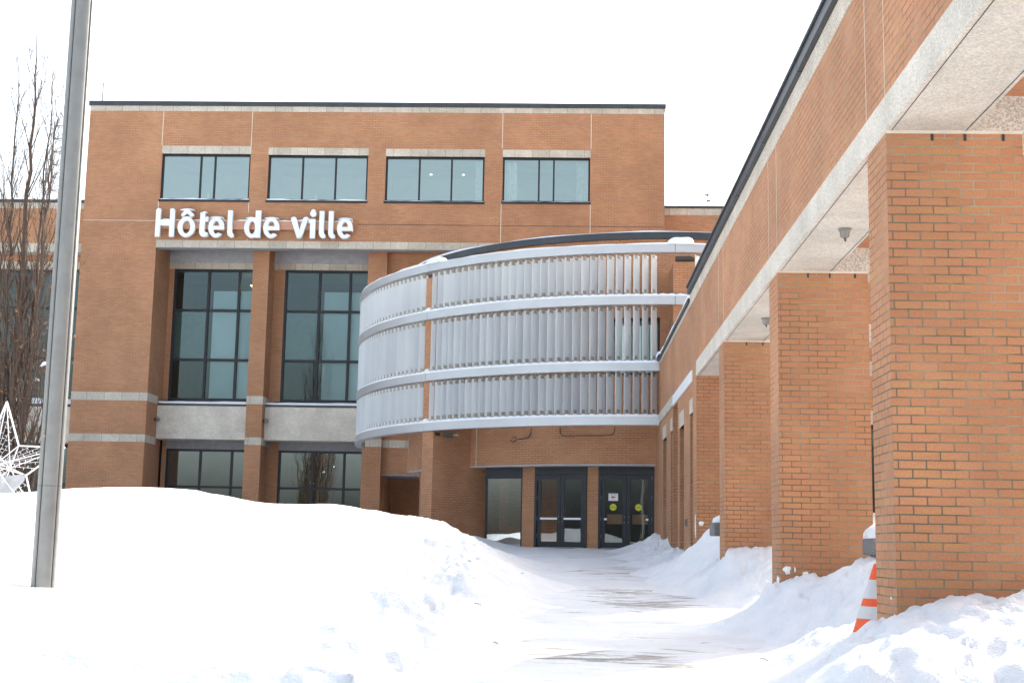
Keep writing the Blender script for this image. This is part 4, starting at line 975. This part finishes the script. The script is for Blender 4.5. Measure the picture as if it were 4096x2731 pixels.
# ------------------------------------------------------------------ bare tree
t = thing('bare_tree', 'tall narrow bare tree with a few brown leaves at the left edge', 'tree', (-12.15, 30, .8))
rt_ = random.Random(4)
tr = MB(); br = MB(); tips = []
def branch(mb, p, d, L, r, depth, seg=None):
    n = seg or max(3, int(L/.35)); pts = [p.copy()]; rad = [r]; cur = p.copy(); dd = d.normalized()
    for i in range(n):
        dd = (dd+Vector((rt_.uniform(-.10, .10), rt_.uniform(-.10, .10), .10+rt_.uniform(-.03, .08)))).normalized()
        cur = cur+dd*(L/n); pts.append(cur.copy()); rad.append(max(.0035, r*(1-(i+1)/n*.85)))
    mb.tube(pts, rad, 5 if r > .03 else 3, False)
    if depth > 0:
        k = int(L*(3.6 if depth == 1 else 2.3))+1
        for j in range(k):
            s_ = rt_.uniform(.18, .97); i = min(len(pts)-2, int(s_*n)); q_ = pts[i].lerp(pts[i+1], s_*n-i)
            a = rt_.uniform(0, 2*PI); ax = (pts[i+1]-pts[i]).normalized()
            o_ = Vector((math.cos(a), math.sin(a), 0)); nd = (ax*1.0+o_*rt_.uniform(.25, .55)).normalized()
            branch(br, q_, nd, L*rt_.uniform(.22, .42)*(1.15-s_*.5), max(.005, rad[i]*.42), depth-1)
    if depth <= 1: tips.extend(pts[1:])
bp = Vector((-12.30, 30, .6)); tops = [(-.1, 0, 12.1), (.25, .2, 11.4), (-.45, -.1, 11.6), (-.75, .2, 9.0), (.55, -.2, 10.4), (-1.1, .1, 5.6), (.75, .2, 6.0), (0.1, .5, 7.5), (-.3, .4, 5.0)]
for k, (ox, oy, hh) in enumerate(tops):
    st_ = bp+Vector((ox*.3, oy*.4, 0)); pts = []; rad = []; n = 22
    for i in range(n+1):
        s_ = i/n; e = s_**.75
        pts.append(st_+Vector((ox*.72*e+rt_.uniform(-.05, .05), oy*e+rt_.uniform(-.05, .05), hh*s_))); rad.append((.10 if k == 0 else .052)*(1-s_)**.8+.006)
    tr.tube(pts, rad, 6)
    for j in range(int(hh*6.0)):
        s_ = rt_.uniform(.05, .93); i = min(n-1, int(s_*n)); q_ = pts[i].lerp(pts[i+1], s_*n-i); a = rt_.uniform(0, 2*PI)
        lowb = 1.0-.45*s_
        branch(br, q_, Vector((math.cos(a)*.36, math.sin(a)*.36, 1)), rt_.uniform(1.0, 2.5)*lowb, max(.007, rad[i]*.42), 2)
tr.build('trunk', M['bark'], t, smooth=True); br.build('branches', M['bark'], t)
lf = MB()
for k in range(620):
    q_ = rt_.choice(tips)
    if q_.z > 9.0 and rt_.random() < .85: continue
    if q_.z > 6.2 and rt_.random() < .6: continue
    for c in range(rt_.randint(1, 3)):
        o_ = q_+Vector((rt_.uniform(-.06, .06), rt_.uniform(-.06, .06), rt_.uniform(-.08, .03)))
        u_ = Vector((rt_.uniform(-1, 1), rt_.uniform(-1, 1), rt_.uniform(-1, 1))).normalized(); v_ = u_.orthogonal().normalized()
        lf.add([o_, o_+u_*.05+v_*.022, o_+u_*.10, o_+u_*.05-v_*.022], [(0, 1, 2, 3)])
lf.build('leaves', M['leaf'], t)
sn = MB()
for k in range(7):
    q_ = rt_.choice([p_ for p_ in tips if 2.2 < p_.z < 5.2]); snowstrip(sn, line(q_+Vector((-.07, -.03, 0)), q_+Vector((.07, -.03, .06)), 6), .05, lambda t: .07*math.sin(PI*t)+.01)
tag(sn.build('snow_cover', M['snow_cap'], smooth=True), 'little pads of snow caught in the branches of the bare tree', 'snow', kind='stuff')

# ------------------------------------------------------------------ fallen leaves on the snow
def ground_z(x, y): return max(float(height(np.array([x]), np.array([y]))[0]), float(base(y)) if -1 < x < 2 else -9)
LV = [(-.92, 15.2, 'curled brown leaf on the lower edge of the left snow bank'), (-.62, 13.2, 'brown leaf near the foot of the left bank by the path'), (-1.25, 18.6, 'brown leaf high on the left bank facing the doors'),
      (-.6, 20.6, 'brown leaf on the far left bank above the path edge'), (1.72, 11.9, 'brown oak leaf at the left foot of the right snow bank'), (1.72, 7.6, 'brown leaf on the right bank in the foreground'),
      (1.50, 7.3, 'small brown leaf at the bottom of the right bank'), (2.05, 7.5, 'upright dry leaf sticking out of snow before the nearest column'), (-1.05, 10.2, 'dark leaf scrap low on the near left bank')]
for k, (x, y, lb) in enumerate(LV):
    z = ground_z(x, y)+.012; rr = random.Random(40+k); a = rr.uniform(0, 6.28); s_ = .034+.010*rr.random()
    out = [(-1, 0), (-.6, .28), (-.35, .18), (-.1, .48), (.15, .22), (.45, .42), (.6, .15), (1, 0), (.6, -.18), (.4, -.40), (.15, -.2), (-.15, -.45), (-.35, -.15), (-.65, -.25)]
    vs = []
    up_ = .9 if 'upright' in lb else .22
    for i, (u_, v_) in enumerate(out):
        X_ = u_*s_; Y_ = v_*s_; vs.append((x+X_*math.cos(a)-Y_*math.sin(a), y+X_*math.sin(a)+Y_*math.cos(a), z+abs(v_)*s_*.5+u_*s_*up_+.01))
    n = len(vs); vs += [(p_[0]+.002, p_[1], p_[2]+.003) for p_ in vs]
    lfm = MB().add(vs, [tuple(range(n)), tuple(reversed(range(n, 2*n)))]+[(i, (i+1) % n, n+(i+1) % n, n+i) for i in range(n)])
    tag(lfm.build('fallen_leaf', M['leaf']), lb, 'leaf', 'fallen leaves on the snow')

# ------------------------------------------------------------------ trees behind the viewer, mirrored in the glass
def spruce(x, y, z, h, r, seed):
    t = thing('spruce_tree', 'dark spruce standing in snow across the square, facing the glass doors', 'tree', (x, y, z), 'spruces across the square')
    MB().tube([(x, y, z-1), (x, y, z+h)], [.2, .02], 7).build('trunk', M['bark'], t)
    q = random.Random(seed); c = MB()
    for k in range(int(h*34)):
        s_ = q.random()**.8; zz = z+.8+(h-.9)*s_; rr = r*(1-s_)*q.uniform(.75, 1.08)+.12; a = q.uniform(0, 2*PI)
        d = Vector((math.cos(a), math.sin(a), 0)); sd = Vector((-d.y, d.x, 0)); w_ = .16+.26*(1-s_)
        p0 = Vector((x, y, zz)); p1 = p0+d*rr*.6+Vector((0, 0, -.1*rr)); p2 = p0+d*rr+Vector((0, 0, -.32*rr))
        for j in range(5):
            f0 = .25+.15*j; b0 = p0.lerp(p2, f0); ln = w_*(1.5-f0)
            c.add([b0, b0+sd*ln+d*.15+Vector((0, 0, -.12)), p0.lerp(p2, min(1, f0+.3))], [(0, 1, 2)])
            c.add([b0, b0-sd*ln+d*.15+Vector((0, 0, -.12)), p0.lerp(p2, min(1, f0+.3))], [(0, 1, 2)])
    c.build('crown', M['needle'], t)
for k, (x, y, h, r) in enumerate(((-3.0, -22, 8.5, 2.3), (3.5, -18, 8, 2.4), (-13.5, -34, 10, 2.6), (11, -30, 9, 2.6), (-26, -40, 9, 2.6), (-19.5, -50, 11, 3))): spruce(x, y, -1.1, h, r, k)
